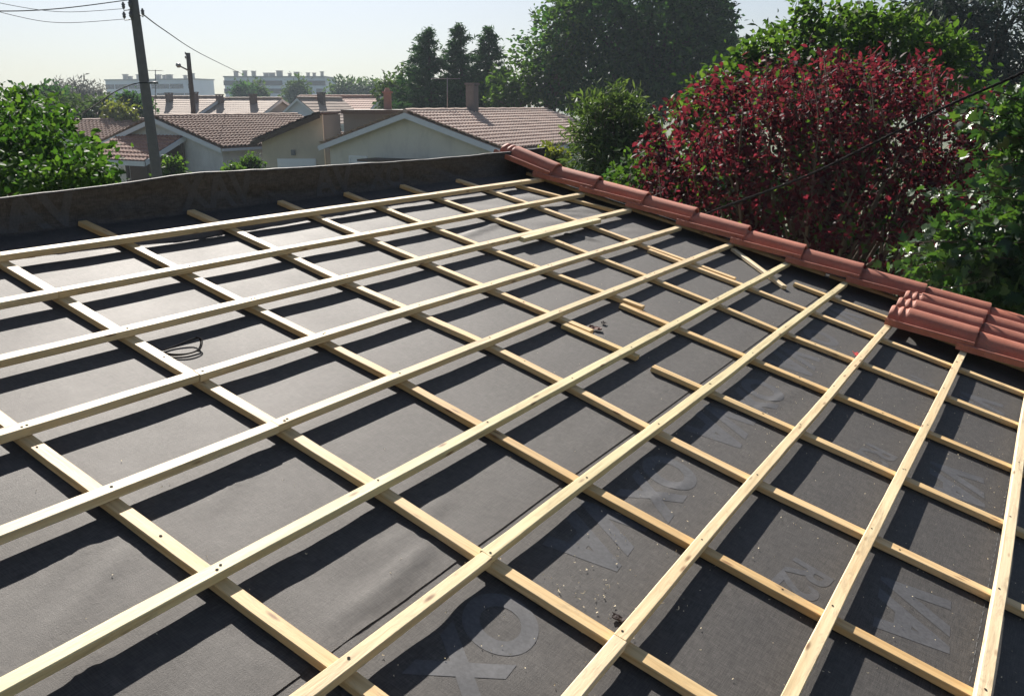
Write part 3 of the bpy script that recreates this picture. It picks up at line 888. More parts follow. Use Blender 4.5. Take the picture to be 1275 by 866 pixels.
# green tree behind the red one
sh = []
for k in range(46):
    px = rs_.choice([rs_.uniform(930, 1190), rs_.uniform(862, 950)])
    py = 100 - (px - 862) * .55 if px < 960 else 40 + rs_.uniform(-22, 25)
    if px > 1140: py = rs_.uniform(45, 90)
    a = at(px + rs_.uniform(-10, 10), py + rs_.uniform(24, 45), 12.6); b = at(px, py, 12.3)
    sh.append((tuple(a), tuple(b), rs_.randint(10, 18), rs_.uniform(.9, 1.2)))
tree('walnut_tree', 'yellow-green leafy tree showing above and behind the dark red tree', 'tree',
     [(1000, 75, 12.5, .75, .8, .5, 80), (1060, 60, 12.6, .9, .8, .55, 110), (1130, 75, 12.8, .8, .8, .5, 90), (960, 95, 12.2, .5, .6, .4, 50), (915, 120, 12.0, .45, .5, .4, 44), (870, 145, 11.8, .35, .5, .45, 34), (1010, 22, 12.6, .22, .25, .22, 16), (1060, 25, 12.6, .22, .3, .18, 14), (1100, 30, 12.7, .25, .3, .18, 16), (1170, 60, 12.8, .35, .4, .25, 26), (940, 70, 12.3, .25, .3, .25, 18), (1185, 100, 12.8, .35, .4, .3, 26), (1050, 120, 12.6, 1.2, .6, .5, 70), (870, 200, 11.6, .35, .4, .5, 24)],
     M['L_green'], 'ovate', .105, .16, 18, .14, M['bark'], base=(4.8, 12.7, 0), fork_z=2.5, nlimb=40, shoots=sh)
# near glossy tree at the right edge
sh = []
for (x0, y0, x1, y1, n, k) in [(1290, 150, 1190, 135, 26, 1.0), (1290, 175, 1195, 150, 26, 1.1), (1285, 130, 1235, 112, 16, .9), (1290, 190, 1205, 195, 22, 1.0), (1290, 160, 1230, 165, 20, 1.1), (1295, 120, 1250, 105, 14, .9), (1290, 205, 1240, 205, 14, 1.0), (1270, 140, 1215, 128, 18, 1.0),
                               (1290, 240, 1175, 248, 26, 1.0), (1290, 255, 1150, 238, 26, .9), (1290, 262, 1160, 280, 28, 1.1), (1280, 280, 1165, 300, 26, 1.1), (1270, 300, 1120, 305, 30, 1.0), (1250, 315, 1100, 318, 28, 1.0), (1260, 325, 1125, 335, 28, 1.0), (1240, 345, 1140, 352, 26, 1.0), (1290, 275, 1200, 268, 22, 1.1), (1260, 355, 1190, 372, 20, 1.0), (1290, 300, 1185, 320, 28, 1.1), (1290, 320, 1200, 350, 24, 1.1), (1290, 235, 1225, 225, 18, 1.0), (1280, 365, 1215, 380, 18, 1.0), (1220, 300, 1150, 290, 16, 1.0), (1210, 330, 1150, 320, 16, 1.0)]:
    for q in range(2):
        Y = rs_.uniform(5.6, 6.2)
        sh.append((tuple(at(x0, y0 + rs_.uniform(-6, 6), Y + .1)), tuple(at(x1 + rs_.uniform(-8, 12), y1 + rs_.uniform(-8, 8), Y - .1)), n, k))
tree('mulberry_tree', 'glossy green lobed-leaf tree hanging over the tiles at the right edge', 'tree',
     [(1275, 335, 5.9, .34, .35, .22, 60), (1215, 345, 6.1, .32, .35, .14, 50), (1310, 370, 5.7, .40, .35, .3, 50), (1290, 165, 5.8, .16, .3, .14, 20), (1250, 372, 5.9, .32, .3, .10, 34), (1165, 335, 6.2, .14, .2, .08, 14), (1290, 250, 5.9, .16, .25, .25, 24)],
     M['L_right'], 'lobed', .112, .10, 6, .09, M['bark'], base=(4.9, 7.3, 0), fork_z=2.2, nlimb=20, fill=.6, shoots=sh)
# laurel / olive like shrub left of the red tree
sh = []
for k in range(46):
    px = rs_.uniform(718, 812); py = 118 + abs(px - 765) * .9 + rs_.uniform(-8, 60) * rs_.random()
    a = at(px * .8 + 765 * .2, py + rs_.uniform(40, 70), 13.9); b = at(px, py, 13.7)
    sh.append((tuple(a), tuple(b), rs_.randint(16, 26), rs_.uniform(.8, 1.1)))
tree('willow_shrub', 'feathery grey-green shrub between the tiled roof behind and the red tree', 'shrub',
     [(762, 180, 14, .55, .6, .75, 150), (740, 150, 14.2, .35, .4, .4, 70), (785, 150, 14, .35, .4, .42, 70), (760, 215, 13.6, .65, .6, .5, 110), (800, 200, 13.8, .35, .4, .6, 60), (735, 200, 13.8, .28, .4, .5, 46), (765, 125, 14.2, .2, .2, .22, 26), (722, 168, 14.2, .14, .2, .2, 16)],
     M['L_olive'], 'narrow', .15, .17, 11, .09, M['bark'], nlimb=24, nrm_up=.2, shoots=sh)
# big oak
oak = [(790, 60, 46, 4.6, 4, 3.4, 520), (730, 60, 46, 3.0, 3, 2.8, 260), (850, 60, 46, 2.6, 3, 3.0, 260), (800, 20, 46, 4.2, 3, 2.2, 330), (880, 75, 46.5, 1.7, 2, 1.8, 110), (760, 105, 45, 3.6, 3, 1.6, 240), (840, 105, 45, 2.6, 3, 1.5, 180), (800, -20, 46, 3.6, 3, 1.5, 200), (895, 40, 46.5, .9, 1, 1.4, 50), (870, 5, 46, 1.2, 1.5, 1.3, 70)]
oak = [(a, b_, Y * 1.28, x * 1.28, y * 1.28, z * 1.28, int(n * 1.25)) for (a, b_, Y, x, y, z, n) in oak]
tree('oak_tree', 'huge dark green oak towering behind the tiled roof at the top middle', 'tree', oak, M['L_oak'], 'diamond', .40, .42, 11, .5, M['barkd'], nlimb=60, fill=.22)
tree('maple_tree', 'lighter green tree leaning on the left flank of the huge oak', 'tree',
     [(700, 45, 57, 1.9, 1.9, 2.1, 140), (680, 85, 57, 2.1, 1.9, 1.9, 150), (650, 105, 57, 2.1, 1.9, 1.4, 130), (720, 15, 57, 1.5, 1.5, 1.5, 90), (635, 118, 57, 1.3, 1.2, .9, 70), (700, 110, 57, 2.0, 1.9, 1.3, 110)],
     M['L_oakl'], 'diamond', .32, .30, 8, .25, M['bark'], nlimb=24)
tree('laurel_bush', 'yellow-green bush just above the ridge of the nearest tiled roof', 'bush',
     [(640, 124, 56, 1.3, 1, .6, 70), (662, 118, 56, .7, .8, .5, 40), (618, 126, 56, .6, .6, .4, 30)], M['L_green'], 'diamond', .28, .28, 8, .1, M['bark'])
# conifers
def conifer(px, ytop, ybase, Y, width, label, seed):
    rs = np.random.default_rng(seed)
    top = at(px, ytop, Y); g = (top.x, top.y, 0)
    root = empty('spruce_tree', g, label, 'conifer', 'conifers behind the tiled roofs')
    P, D = [], []
    H = top.z
    zlow = max(.6, at(px, ybase, Y).z - 2.5)
    V, Fs = tube([(g[0], g[1], 0), (g[0], g[1], H * .5), (g[0] + .05, g[1], H)], .2, 7, radii=[.26, .16, .02])
    z = zlow
    while z < H:
        f = (H - z) / (H - zlow)
        R_ = width * (.07 + 1.0 * f ** .85)
        for b in range(int(4 + 4 * f)):
            a = rs.uniform(0, 2 * math.pi); rl = R_ * rs.choice([.45, .7, .9, 1.0, 1.1]) * rs.uniform(.85, 1.1)
            d = np.array([math.cos(a), math.sin(a), rs.uniform(-.05, .5) - .25 * f])
            tip = np.array([g[0], g[1], z]) + d * rl
            tip[2] += rl * .10
            v2, f2 = tube([(g[0], g[1], z), tuple((np.array([g[0], g[1], z]) + tip) / 2 - [0, 0, .08 * rl]), tuple(tip)], .03, 4, radii=[.045, .025, .006])
            Fs += [tuple(x + len(V) for x in q) for q in f2]; V += v2
            m = int(10 + 52 * rl)
            t = (rs.uniform(.04, 1.1, m) ** .6)[:, None]
            p = np.array([g[0], g[1], z]) * (1 - t) + tip * t + rs.normal(0, .12, (m, 3))
            p[:, 2] -= .12 * rl * np.sin(np.pi * t[:, 0]) * .5
            P.append(p); D.append(np.repeat(d[None], m, 0))
        z += .22 + .10 * f
    P = np.concatenate(P); D = np.concatenate(D)
    link('crown', leaves_mesh('crown', P, D, (.46) * rs.uniform(.6, 1.2, len(P)), 'narrow', .8, .9), M['L_con'], root, W0)
    link('trunk', mesh_from('trunk', V, Fs, True), M['barkd'], root, W0)
conifer(533, 38, 130, 62, 3.3, 'left of three spiky dark conifers above the ridge', 1)
conifer(573, 31, 130, 63, 3.0, 'middle and tallest of three spiky dark conifers above the ridge', 2)
conifer(608, 36, 130, 62, 2.9, 'right of three spiky dark conifers above the ridge', 3)
# blue cedar at top right
ced = [(1240, 40, 27, 2.0, 2, 1.3, 210), (1180, 20, 27, 1.2, 1.5, .6, 90), (1200, 70, 27, 1.4, 1.5, .6, 110), (1290, 80, 27, 1.6, 1.5, .9, 120), (1240, 0, 27, 2.2, 2, .9, 140), (1220, 105, 27, 1.5, 1.5, .5, 90), (1155, 10, 27, .7, .8, .25, 30), (1150, 48, 27, .5, .6, .2, 22), (1280, 130, 27, 1.5, 1.5, .8, 80)]
tree('cedar_tree', 'dark bluish cedar filling the top right corner of the picture', 'tree', ced, M['L_cedar'], 'needle', .26, .26, 14, .3, M['barkd'], nlimb=30, nrm_up=1.0)
# far left trees
tree('bare_tree', 'grey thin-leaved tree on the skyline left of the apartment blocks', 'tree',
     [(100, 112, 120, 2.2, 2, 1.4, 90), (85, 120, 119, 2.0, 2, 1.2, 60), (118, 118, 120, 1.6, 2, 1.2, 60), (75, 108, 120, .9, 1, .7, 26)], M['L_bare'], 'narrow', .75, .7, 6, .3, M['bark'], nlimb=40)
tree('broadleaf_tree', 'dark green round tree left of the grey skyline tree', 'tree',
     [(55, 122, 70, 1.6, 1.5, .8, 70), (30, 122, 70, 1.0, 1, .7, 40), (70, 116, 71, .8, 1, .6, 36)], M['L_oak'], 'diamond', .45, .4, 8, .2, M['bark'])
def hedge(name, label, cat, pts, mat, size, twig, per, rad, n, group=None):
    tree(name, label, cat, [(px, py, Y, rad * s, rad * s, rad * s * .9, n) for (px, py, Y, s) in pts], mat, 'diamond', size, twig, per, .1, M['bark'], nlimb=8, group=group)
hedge('garden_tree', 'rounded green garden tree behind the brown roof at the far left', 'tree', [(78, 138, 62, 1.0), (60, 142, 62, .9), (95, 134, 62, .8), (45, 146, 61, .8)], M['L_far'], .34, .32, 8, 1.3, 60)
hedge('garden_tree', 'mid-green garden tree left of the yellowing one', 'tree', [(115, 140, 64, .9), (128, 134, 64, .7)], M['L_far'], .34, .32, 8, 1.2, 60)
hedge('yellowing_tree', 'yellowing small tree between the hedge trees and the tall pole', 'tree', [(148, 141, 63, .8), (160, 144, 63, .6), (140, 145, 62, .6)], M['L_yel'], .32, .3, 8, 1.1, 50)
hedge('evergreen_tree', 'dark evergreen close to the left of the tall pole', 'tree', [(168, 132, 66, .9), (178, 138, 66, .8), (158, 128, 66, .5)], M['L_oak'], .34, .32, 8, 1.2, 60)
for (px, py, Y, s, lab, mt) in [(303, 114, 160, 1.5, 'dark pointed tree in front of the right apartment block', 'L_oak'), (318, 114, 165, 1.5, 'pale green tree beside the dark pointed one by the right apartment block', 'L_far'), (372, 110, 170, 1.7, 'rounded pale tree in front of the middle of the right apartment block', 'L_far'),
                                (425, 110, 175, 2.0, 'first tree right of the apartment blocks on the skyline', 'L_far'), (445, 112, 178, 2.0, 'second tree right of the apartment blocks on the skyline', 'L_far'), (468, 112, 180, 1.8, 'skyline tree just before the pink chimney', 'L_far')]:
    hedge('distant_tree', lab, 'tree', [(px, py, Y, s), (px + 5, py + 6, Y, s), (px - 6, py + 7, Y, s * .9), (px, py + 14, Y, s * 1.1)], M[mt], .8, .8, 7, 1.15, 42, 'distant skyline trees')
hedge('roadside_tree', 'round green tree between the pink chimney and the conifers', 'tree', [(498, 108, 75, 1.2), (492, 120, 75, 1.3), (510, 116, 75, 1.2), (484, 122, 75, .9)], M['L_far'], .42, .4, 8, 1.35, 60)
# bits of garden between roof and houses
hedge('garden_shrub', 'small yellow-flecked shrub peeking over the topmost verge tile', 'shrub', [(685, 196, 16, .5), (697, 203, 16, .4), (676, 208, 16, .4)], M['L_yel'], .14, .14, 7, .42, 30)
hedge('garden_shrub', 'dark clipped shrub against the garage house wall', 'shrub', [(314, 205, 30, .6), (308, 209, 30, .5)], M['L_oakl'], .16, .16, 8, .5, 50)
hedge('garden_shrub', 'light green shrub left of the dark clipped one', 'shrub', [(292, 212, 29, .4), (283, 216, 29, .3)], M['L_green'], .16, .16, 7, .42, 26)
hedge('potted_shrub', 'yellow-green shrub growing in front of the dark carport', 'shrub', [(214, 206, 27, .45), (218, 214, 27, .5), (209, 217, 27, .45)], M['L_green'], .18, .18, 7, .5, 30)
hedge('photinia_shrub', 'low green and red shrub between the willow-like shrub and the verge tiles', 'shrub', [(815, 235, 9.6, .8), (790, 228, 9.8, .7), (840, 245, 9.4, .8)], M['L_oakl'], .10, .12, 9, .42, 50)

# ------------------------------------------------------------------ houses
def roof_slab(p0, p1, q0, q1, tile, course, amp, thick=.06, fine=True):
    """tiled slope: p0-p1 the ridge, q0-q1 the eave; rows of round tiles as real relief"""
    p0, p1, q0, q1 = map(Vector, (p0, p1, q0, q1))
    W_ = ((p1 - p0).length + (q1 - q0).length) / 2; Ls = (q0 - p0).length
    nw = max(2, int(W_ / tile)); nc = max(2, int(Ls / course)); sw = 6 if fine else 4
    nrm = (p1 - p0).cross(q0 - p0).normalized()
    if nrm.z < 0: nrm = -nrm
    us = nw * sw
    rows = []
    for c in range(nc):
        rows.append((c / nc, c)); rows.append(((c + .97) / nc, c))
    rows_full = [(t, 0.0 if i % 2 == 0 else 1.0) for i, (t, c) in enumerate(rows)]
    V, Fs = [], []
    for (t, up) in rows_full:
        for k in range(us + 1):
            s = k / us
            a = p0.lerp(p1, s); b = q0.lerp(q1, s)
            ph = 2 * math.pi * (k % sw) / sw
            h = amp * (.5 + .5 * math.cos(ph)) + .055 * up
            h *= 1.0 if amp > .04 else .5
            h += noise.noise(Vector((s * W_ * .9, t * Ls * .9, p0.x))) * .015
            V.append(a.lerp(b, t) + nrm * h)
    n = us + 1
    for i in range(len(rows_full) - 1):
        for k in range(us):
            x = i * n + k; Fs.append((x, x + 1, x + n + 1, x + n))
    # underside
    b0 = len(V)
    V += [p0 - nrm * thick, p1 - nrm * thick, q1 - nrm * thick, q0 - nrm * thick, p0 - nrm * .002, p1 - nrm * .002, q1 - nrm * .002, q0 - nrm * .002]
    Fs += [(b0, b0 + 1, b0 + 2, b0 + 3), (b0, b0 + 4, b0 + 5, b0 + 1), (b0 + 1, b0 + 5, b0 + 6, b0 + 2), (b0 + 2, b0 + 6, b0 + 7, b0 + 3), (b0 + 3, b0 + 7, b0 + 4, b0)]
    return V, Fs
def boxvf(c, ax, ay, az):
    c, ax, ay, az = map(Vector, (c, ax, ay, az))
    b = [c - ax - ay - az, c + ax - ay - az, c + ax + ay - az, c - ax + ay - az]
    t = [c - ax - ay + az, c + ax - ay + az, c + ax + ay + az, c - ax + ay + az]
    return prism(b, t)
class GH:
    """gable house: apex = foot of the front ridge end, phi = heading of the ridge from +Y towards +X"""
    def __init__(s, label, ax, ay, phi, L, wl, wr, eave_l, eave_r, ridge, mats, over=.35, amp=.085, tile=.27, course=.38, fine=True, barge=True, name='house', cat='house', group=None, eave_over=.35):
        s.A = Vector((ax, ay, 0)); s.d = Vector((math.sin(phi), math.cos(phi), 0)); s.a = Vector((math.cos(phi), -math.sin(phi), 0))
        s.L, s.wl, s.wr, s.el, s.er, s.r = L, wl, wr, eave_l, eave_r, ridge
        wall, roof, fasc = mats
        s.root = empty(name, s.A + s.d * L / 2, label, cat, group)
        A, d, a = s.A, s.d, s.a
        up = Vector((0, 0, 1))
        def sec(o, drop):
            return [A + d * o - a * wl, A + d * o + a * wr, A + d * o + a * wr + up * (eave_r - drop), A + d * o + up * (ridge - drop), A + d * o - a * wl + up * (eave_l - drop)]
        V = sec(0, .12) + sec(L, .12); n = 5
        Fs = [tuple(range(5)), tuple(reversed(range(5, 10)))] + [(i, i + 5, (i + 1) % 5 + 5, (i + 1) % 5) for i in range(5)]
        link('wall', mesh_from('wall', V, Fs), wall, s.root, W0)
        kl = (ridge - eave_l) / wl; kr = (ridge - eave_r) / wr
        o0, o1 = -over, L + over
        eo = eave_over
        P0, P1 = A + d * o0 + up * ridge, A + d * o1 + up * ridge
        QR0 = A + d * o0 + a * (wr + eo) + up * (eave_r - kr * eo); QR1 = A + d * o1 + a * (wr + eo) + up * (eave_r - kr * eo)
        QL0 = A + d * o0 - a * (wl + eo) + up * (eave_l - kl * eo); QL1 = A + d * o1 - a * (wl + eo) + up * (eave_l - kl * eo)
        parts = [roof_slab(P0, P1, QR0, QR1, tile, course, amp, fine=fine), roof_slab(P0, P1, QL0, QL1, tile, course, amp, fine=fine)]
        # ridge cap: a row of half-round tiles
        rp = [P0.lerp(P1, k / 24) + up * (.03 + .02 * (k % 2)) for k in range(25)]
        parts.append(tube(rp, .13, 8))
        V, Fs = merge(parts)
        s.roof = link('roof', mesh_from('roof', V, Fs), roof, s.root, W0)
        if barge:
            pr = []
            for Q in (QR0, QL0):
                dn = Vector((0, 0, -.24))
                o_ = -d * .03
                b = [P0 + o_ - up * .03, Q + o_ - up * .03, Q + o_ + dn - up * .03, P0 + o_ + dn - up * .03]
                t = [p - d * .035 for p in b]
                pr.append(prism(b, t))
            V, Fs = merge(pr); link('bargeboard', mesh_from('bargeboard', V, Fs), fasc, s.root, W0)
            pr = []
            for (q0, q1, sg) in ((QR0, QR1, 1), (QL0, QL1, -1)):
                b = [q0 + a * sg * .01 - up * .05, q1 + a * sg * .01 - up * .05, q1 + a * sg * .11 - up * .05, q0 + a * sg * .11 - up * .05]
                pr.append(prism([p - up * .13 for p in b], b))
            V, Fs = merge(pr); link('gutter', mesh_from('gutter', V, Fs), fasc, s.root, W0)
    def front_panel(s, name, x, z0, w, h, mat, depth=.05, frame=None):
        """panel in the front gable; x measured along the gable from the ridge line"""
        c = s.A + s.a * x - s.d * (.012) + Vector((0, 0, z0 + h / 2))
        fr = None
        if frame is not None:
            pr = [boxvf(c + s.a * (sg * (w / 2 + .04)) - s.d * .02, s.a * .04, s.d * .05, Vector((0, 0, h / 2 + .08))) for sg in (-1, 1)]
            pr += [boxvf(c + Vector((0, 0, sg * (h / 2 + .04))) - s.d * .02, s.a * (w / 2 - .001), s.d * .05, Vector((0, 0, .04))) for sg in (-1, 1)]
            V, Fs = merge(pr); fr = link(name, mesh_from(name, V, Fs), frame, s.root, W0)
        V, Fs = boxvf(c, s.a * w / 2, s.d * .03, Vector((0, 0, h / 2)))
        return link('pane' if fr else name, mesh_from(name, V, Fs), mat, fr or s.root, W0)
    def side_panel(s, name, y, z0, w, h, mat, side=1):
        c = s.A + s.a * (s.wr if side > 0 else -s.wl) * 1 + s.d * y + Vector((0, 0, z0 + h / 2))
        V, Fs = boxvf(c, s.d * w / 2, s.a * .03, Vector((0, 0, h / 2)))
        return link(name, mesh_from(name, V, Fs), mat, s.root, W0)
    def chimney(s, y, x, w, top, mat, slats=True):
        k = (s.r - s.er) / s.wr if x > 0 else (s.r - s.el) / s.wl
        z = s.r - abs(x) * k
        c = s.A + s.d * y + s.a * x
        pr = [boxvf(c + Vector((0, 0, (z - .3 + top) / 2)), s.a * w / 2, s.d * w / 2, Vector((0, 0, (top - z + .3) / 2)))]
        pr.append(boxvf(c + Vector((0, 0, top + .09)), s.a * (w / 2 + .05), s.d * (w / 2 + .05), Vector((0, 0, .045))))
        for sx in (-1, 1):
            for sy in (-1, 1): pr.append(boxvf(c + s.a * sx * w * .4 + s.d * sy * w * .4 + Vector((0, 0, top + .022)), s.a * .05, s.d * .05, Vector((0, 0, .024))))
        V, Fs = merge(pr); link('chimney', mesh_from('chimney', V, Fs), mat, s.root, W0)
PHI = math.radians(28.6)
C = GH('nearest cream house, white-edged gable facing the roof and a broad pinkish tiled slope', -4.6, 40, PHI, 13.5, 4.7, 4.7, 2.66, 2.66, 4.08, (M['cream'], M['roof_b'], M['fascia']))
C.chimney(5.2, .15, .46, 5.30, M['concrete'])
C.front_panel('window', -3.0, 1.15, .9, .85, M['shutter'], frame=M['shutter'])
C.front_panel('window', -2.35, 1.2, .28, .6, M['glass'])
# flat canopy on C's gable
V, Fs = boxvf(C.A + C.a * .1 - C.d * .7 + Vector((0, 0, 1.98)), C.a * 2.1, C.d * .68, Vector((0, 0, .05)))
link('canopy', mesh_from('canopy', V, Fs), M['dkwood'], C.root, W0)
V, Fs = boxvf(C.A + C.a * .1 - C.d * .045 + Vector((0, 0, 1.62)), C.a * 1.9, C.d * .03, Vector((0, 0, .28)))
link('window', mesh_from('window', V, Fs), M['brick'], C.root, W0)
# garage house left of C
P318, P405 = at(318, 176, 43), at(405, 139, 44.0)
D = empty('garage_house', (-11, 44, 0), 'beige house with a rising roof edge and a white garage door beside the cream gable', 'house')
def wallpoly(name, pts, thick, mat, parent):
    P = [Vector(p) for p in pts]
    nrm = (P[1] - P[0]).cross(P[2] - P[0]).normalized()
    if nrm.y > 0: nrm = -nrm
    V, Fs = prism(P, [p - nrm * thick for p in P])
    return link(name, mesh_from(name, V, Fs), mat, parent, W0)
wx0, wx1 = P318.x + .25, P405.x
wallpoly('wall', [(wx0, 43.2, 0), (wx1, 43.2, 0), (wx1, 43.2, P405.z - .14), (wx0, 43.2, P318.z + .0)], .22, M['cream2'], D)
wallpoly('side_wall', [(wx0 + .02, 43.43, 0), (wx1 - .02, 43.43, 0), (wx1 - .02, 43.43, P405.z - .16), (wx0 + .02, 43.43, P318.z - .02)], 4.4, M['stain_shade'], D)
wingx = at(506, 137, 50).x; zw = at(450, 137, 49.6).z
wq = [(wx1 - .3, 50.2), (wingx, 50.2), (wingx, 54), (wx1 - .3, 54)]
V, Fs = prism([Vector((x, y, 0)) for x, y in wq], [Vector((x, y, zw - .2)) for x, y in wq])
link('wing_wall', mesh_from('wing_wall', V, Fs), M['stain_shade'], D, W0)
rl = Vector((P318.x - .15, 42.7, P318.z + .02)); rr_ = Vector((P405.x + .02, 42.7, P405.z - .02))
V, Fs = merge([roof_slab(rr_, rr_ + Vector((0, 5.3, 0)), rl, rl + Vector((0, 5.3, 0)), .27, .38, .05)])
link('roof', mesh_from('roof', V, Fs), M['roof_d'], D, W0)
V, Fs = boxvf(((P405.x - .3 + wingx) / 2, 51.8, zw - .10), ((wingx - P405.x + .3) / 2, 0, 0), (0, 2.3, 0), (0, 0, .11))
link('flat_roof', mesh_from('flat_roof', V, Fs), M['dkwood'], D, W0)
b = [rl + Vector((0, -.03, -.02)), rr_ + Vector((0, -.03, -.02)), rr_ + Vector((0, -.03, -.26)), rl + Vector((0, -.03, -.26))]
V, Fs = prism(b, [p + Vector((0, -.05, 0)) for p in b]); link('fascia', mesh_from('fascia', V, Fs), M['dkwood'], D, W0)
g0, g1 = at(345, 197, 43.15), at(393, 197, 43.15)
V, Fs = merge([boxvf(((g0.x + g1.x) / 2, 43.17, g0.z / 2 - .01), ((g1.x - g0.x) / 2, 0, 0), (0, .04, 0), (0, 0, g0.z / 2 - .012))] + [boxvf(((g0.x + g1.x) / 2, 43.12, .35 + .4 * k), ((g1.x - g0.x) / 2 - .02, 0, 0), (0, .02, 0), (0, 0, .17)) for k in range(5) if .35 + .4 * k < g0.z - .2])
link('garage_door', mesh_from('garage_door', V, Fs), M['shutter'], D, W0)
V, Fs = boxvf(at(365, 190, 43.12), (.09, 0, 0), (0, .07, 0), (0, 0, .13)); link('wall_lamp', mesh_from('wall_lamp', V, Fs), M['metal'], D, W0)
ch = at(483, 135, 52)
V, Fs = merge([boxvf((ch.x, 52, ch.z + .1), (.2, 0, 0), (0, .2, 0), (0, 0, .75)), boxvf((ch.x, 52, ch.z + .9), (.28, 0, 0), (0, .28, 0), (0, 0, .045)), tube([(ch.x, 52, ch.z + .945), (ch.x, 52, ch.z + 1.15)], .16, 10, radii=[.2, .1])])
link('chimney', mesh_from('chimney', V, Fs), M['brick'], D, W0)
# house E with the carport
Eh = GH('white house with a brown tiled roof and an open carport, behind the tall pole', -14.3 * 1.333, 48, PHI, 10.5, 4.53, 4.53, 2.37, 2.37, 3.74, (M['white'], M['roof_a'], M['fascia']))
Eh.side_panel('window', 2.2, .9, 1.1, 1.15, M['shutter'])
c0 = Vector((-17.33, 47.05, 0)); da, dd = Eh.a, Eh.d
Bp = Vector((-18.66, 44.65, 1.62)); Cp = c0 + Vector((0, 0, 2.80)); 
cp_ = empty('carport', Bp.xy.to_3d(), 'open carport with reddish tiled lean-to roof and white fascia before the white house', 'carport')
wc = 5.1
V, Fs = roof_slab(Cp - dd * .04, Cp - da * wc - dd * .04, Bp, Bp - da * wc, .27, .38, .05)
link('roof', mesh_from('roof', V, Fs), M['roof_c'], cp_, W0)
b = [Bp + da * .02, Cp + da * .02 - dd * .04, Cp + da * .02 - dd * .04 + Vector((0, 0, -.26)), Bp + da * .02 + Vector((0, 0, -.26))]
V, Fs = merge([prism([p + Vector((0, 0, .05)) for p in b], [p + da * .05 + Vector((0, 0, .05)) for p in b]), boxvf(Bp - da * wc / 2 - dd * .05 + Vector((0, 0, -.12)), da * wc / 2, dd * .03, Vector((0, 0, .12)))])
link('fascia', mesh_from('fascia', V, Fs), M['fascia'], cp_, W0)
for (p, h) in ((Bp + dd * .15 - da * .12, 1.6), (Bp + dd * .15 - da * 1.6, 1.6), (Cp - dd * .25 - da * .10, 2.6), (Bp + dd * .15 - da * (wc - .2), 1.6)):
    V, Fs = boxvf((p.x, p.y, h / 2), da * .07, dd * .07, Vector((0, 0, h / 2))); link('post', mesh_from('post', V, Fs), M['dkwood'], cp_, W0)
V, Fs = boxvf(Bp - da * 3.9 + dd * .22 + Vector((0, 0, -.85)), da * 1.15, dd * .06, Vector((0, 0, .78))); link('side_wall', mesh_from('side_wall', V, Fs), M['white'], cp_, W0)
V, Fs = boxvf(Cp - da * 2.4 - dd * .1 + Vector((0, 0, -1.6)), da * 2.2, dd * .04, Vector((0, 0, 1.1))); link('shade_panel', mesh_from('shade_panel', V, Fs), M['dkwood'], cp_, W0)  # dark sheet giving the shade inside the open carport as colour
Fh = GH('low white house with a dull brown roof at the far left, behind the carport', -23.1 * 1.29, 58, PHI, 9, 4.0, 4.0, 2.2, 2.2, 3.34, (M['white'], M['roof_a'], M['dkwood']))
# farther row
def far_house(label, px, py, Y, phi, L, w, eave, mats, chim=()):
    p = at(px, py, Y)
    h = GH(label, p.x, p.y, math.radians(phi), L, w, w, eave, eave, p.z, mats, tile=.3, course=.42, fine=False, amp=.03, group='row of far houses')
    for (y, x, wd, top) in chim: h.chimney(y, x, wd, p.z + top, M['roof_d'])
    h.side_panel('window', L * .3, 1.0, 1.0, 1.2, M['glass']); h.side_panel('window', L * .65, 1.0, 1.0, 1.2, M['glass'])
    return h
# gables face right: ridge heads left-away from the visible gable
far_house('far cream house with a pink roof just right of the tall pole', 273, 121, 88, -66, 9, 3.6, 3.5, (M['cream'], M['roof_far'], M['fascia']), ((2.0, -1.2, .52, .35), (5.5, -1.0, .52, .3)))
far_house('far pink-roofed house above the brown ridge, in the middle of its row', 347, 123, 86, -68, 9, 3.3, 3.5, (M['grey'], M['roof_far'], M['fascia']), ((2.2, -1.0, .52, .3), (6.2, -1.0, .52, .3)))
far_house('far house whose pale blue-grey gable points up right of the pink roofs', 372, 122, 84, 14, 9, 2.7, 2.9, (M['pale'], M['roof_far'], M['fascia']), ((3.5, .6, .6, .4),))
far_house('far house with a long reddish roof left of the pink chimney', 470, 120, 96, -74, 9, 3.6, 3.5, (M['cream'], M['roof_c'], M['fascia']))
far_house('far house with a sliver of pink roof directly behind the tall pole', 214, 128, 90, -60, 8, 3.2, 3.4, (M['cream'], M['roof_far'], M['fascia']), ((2.5, -1.0, .52, .4),))
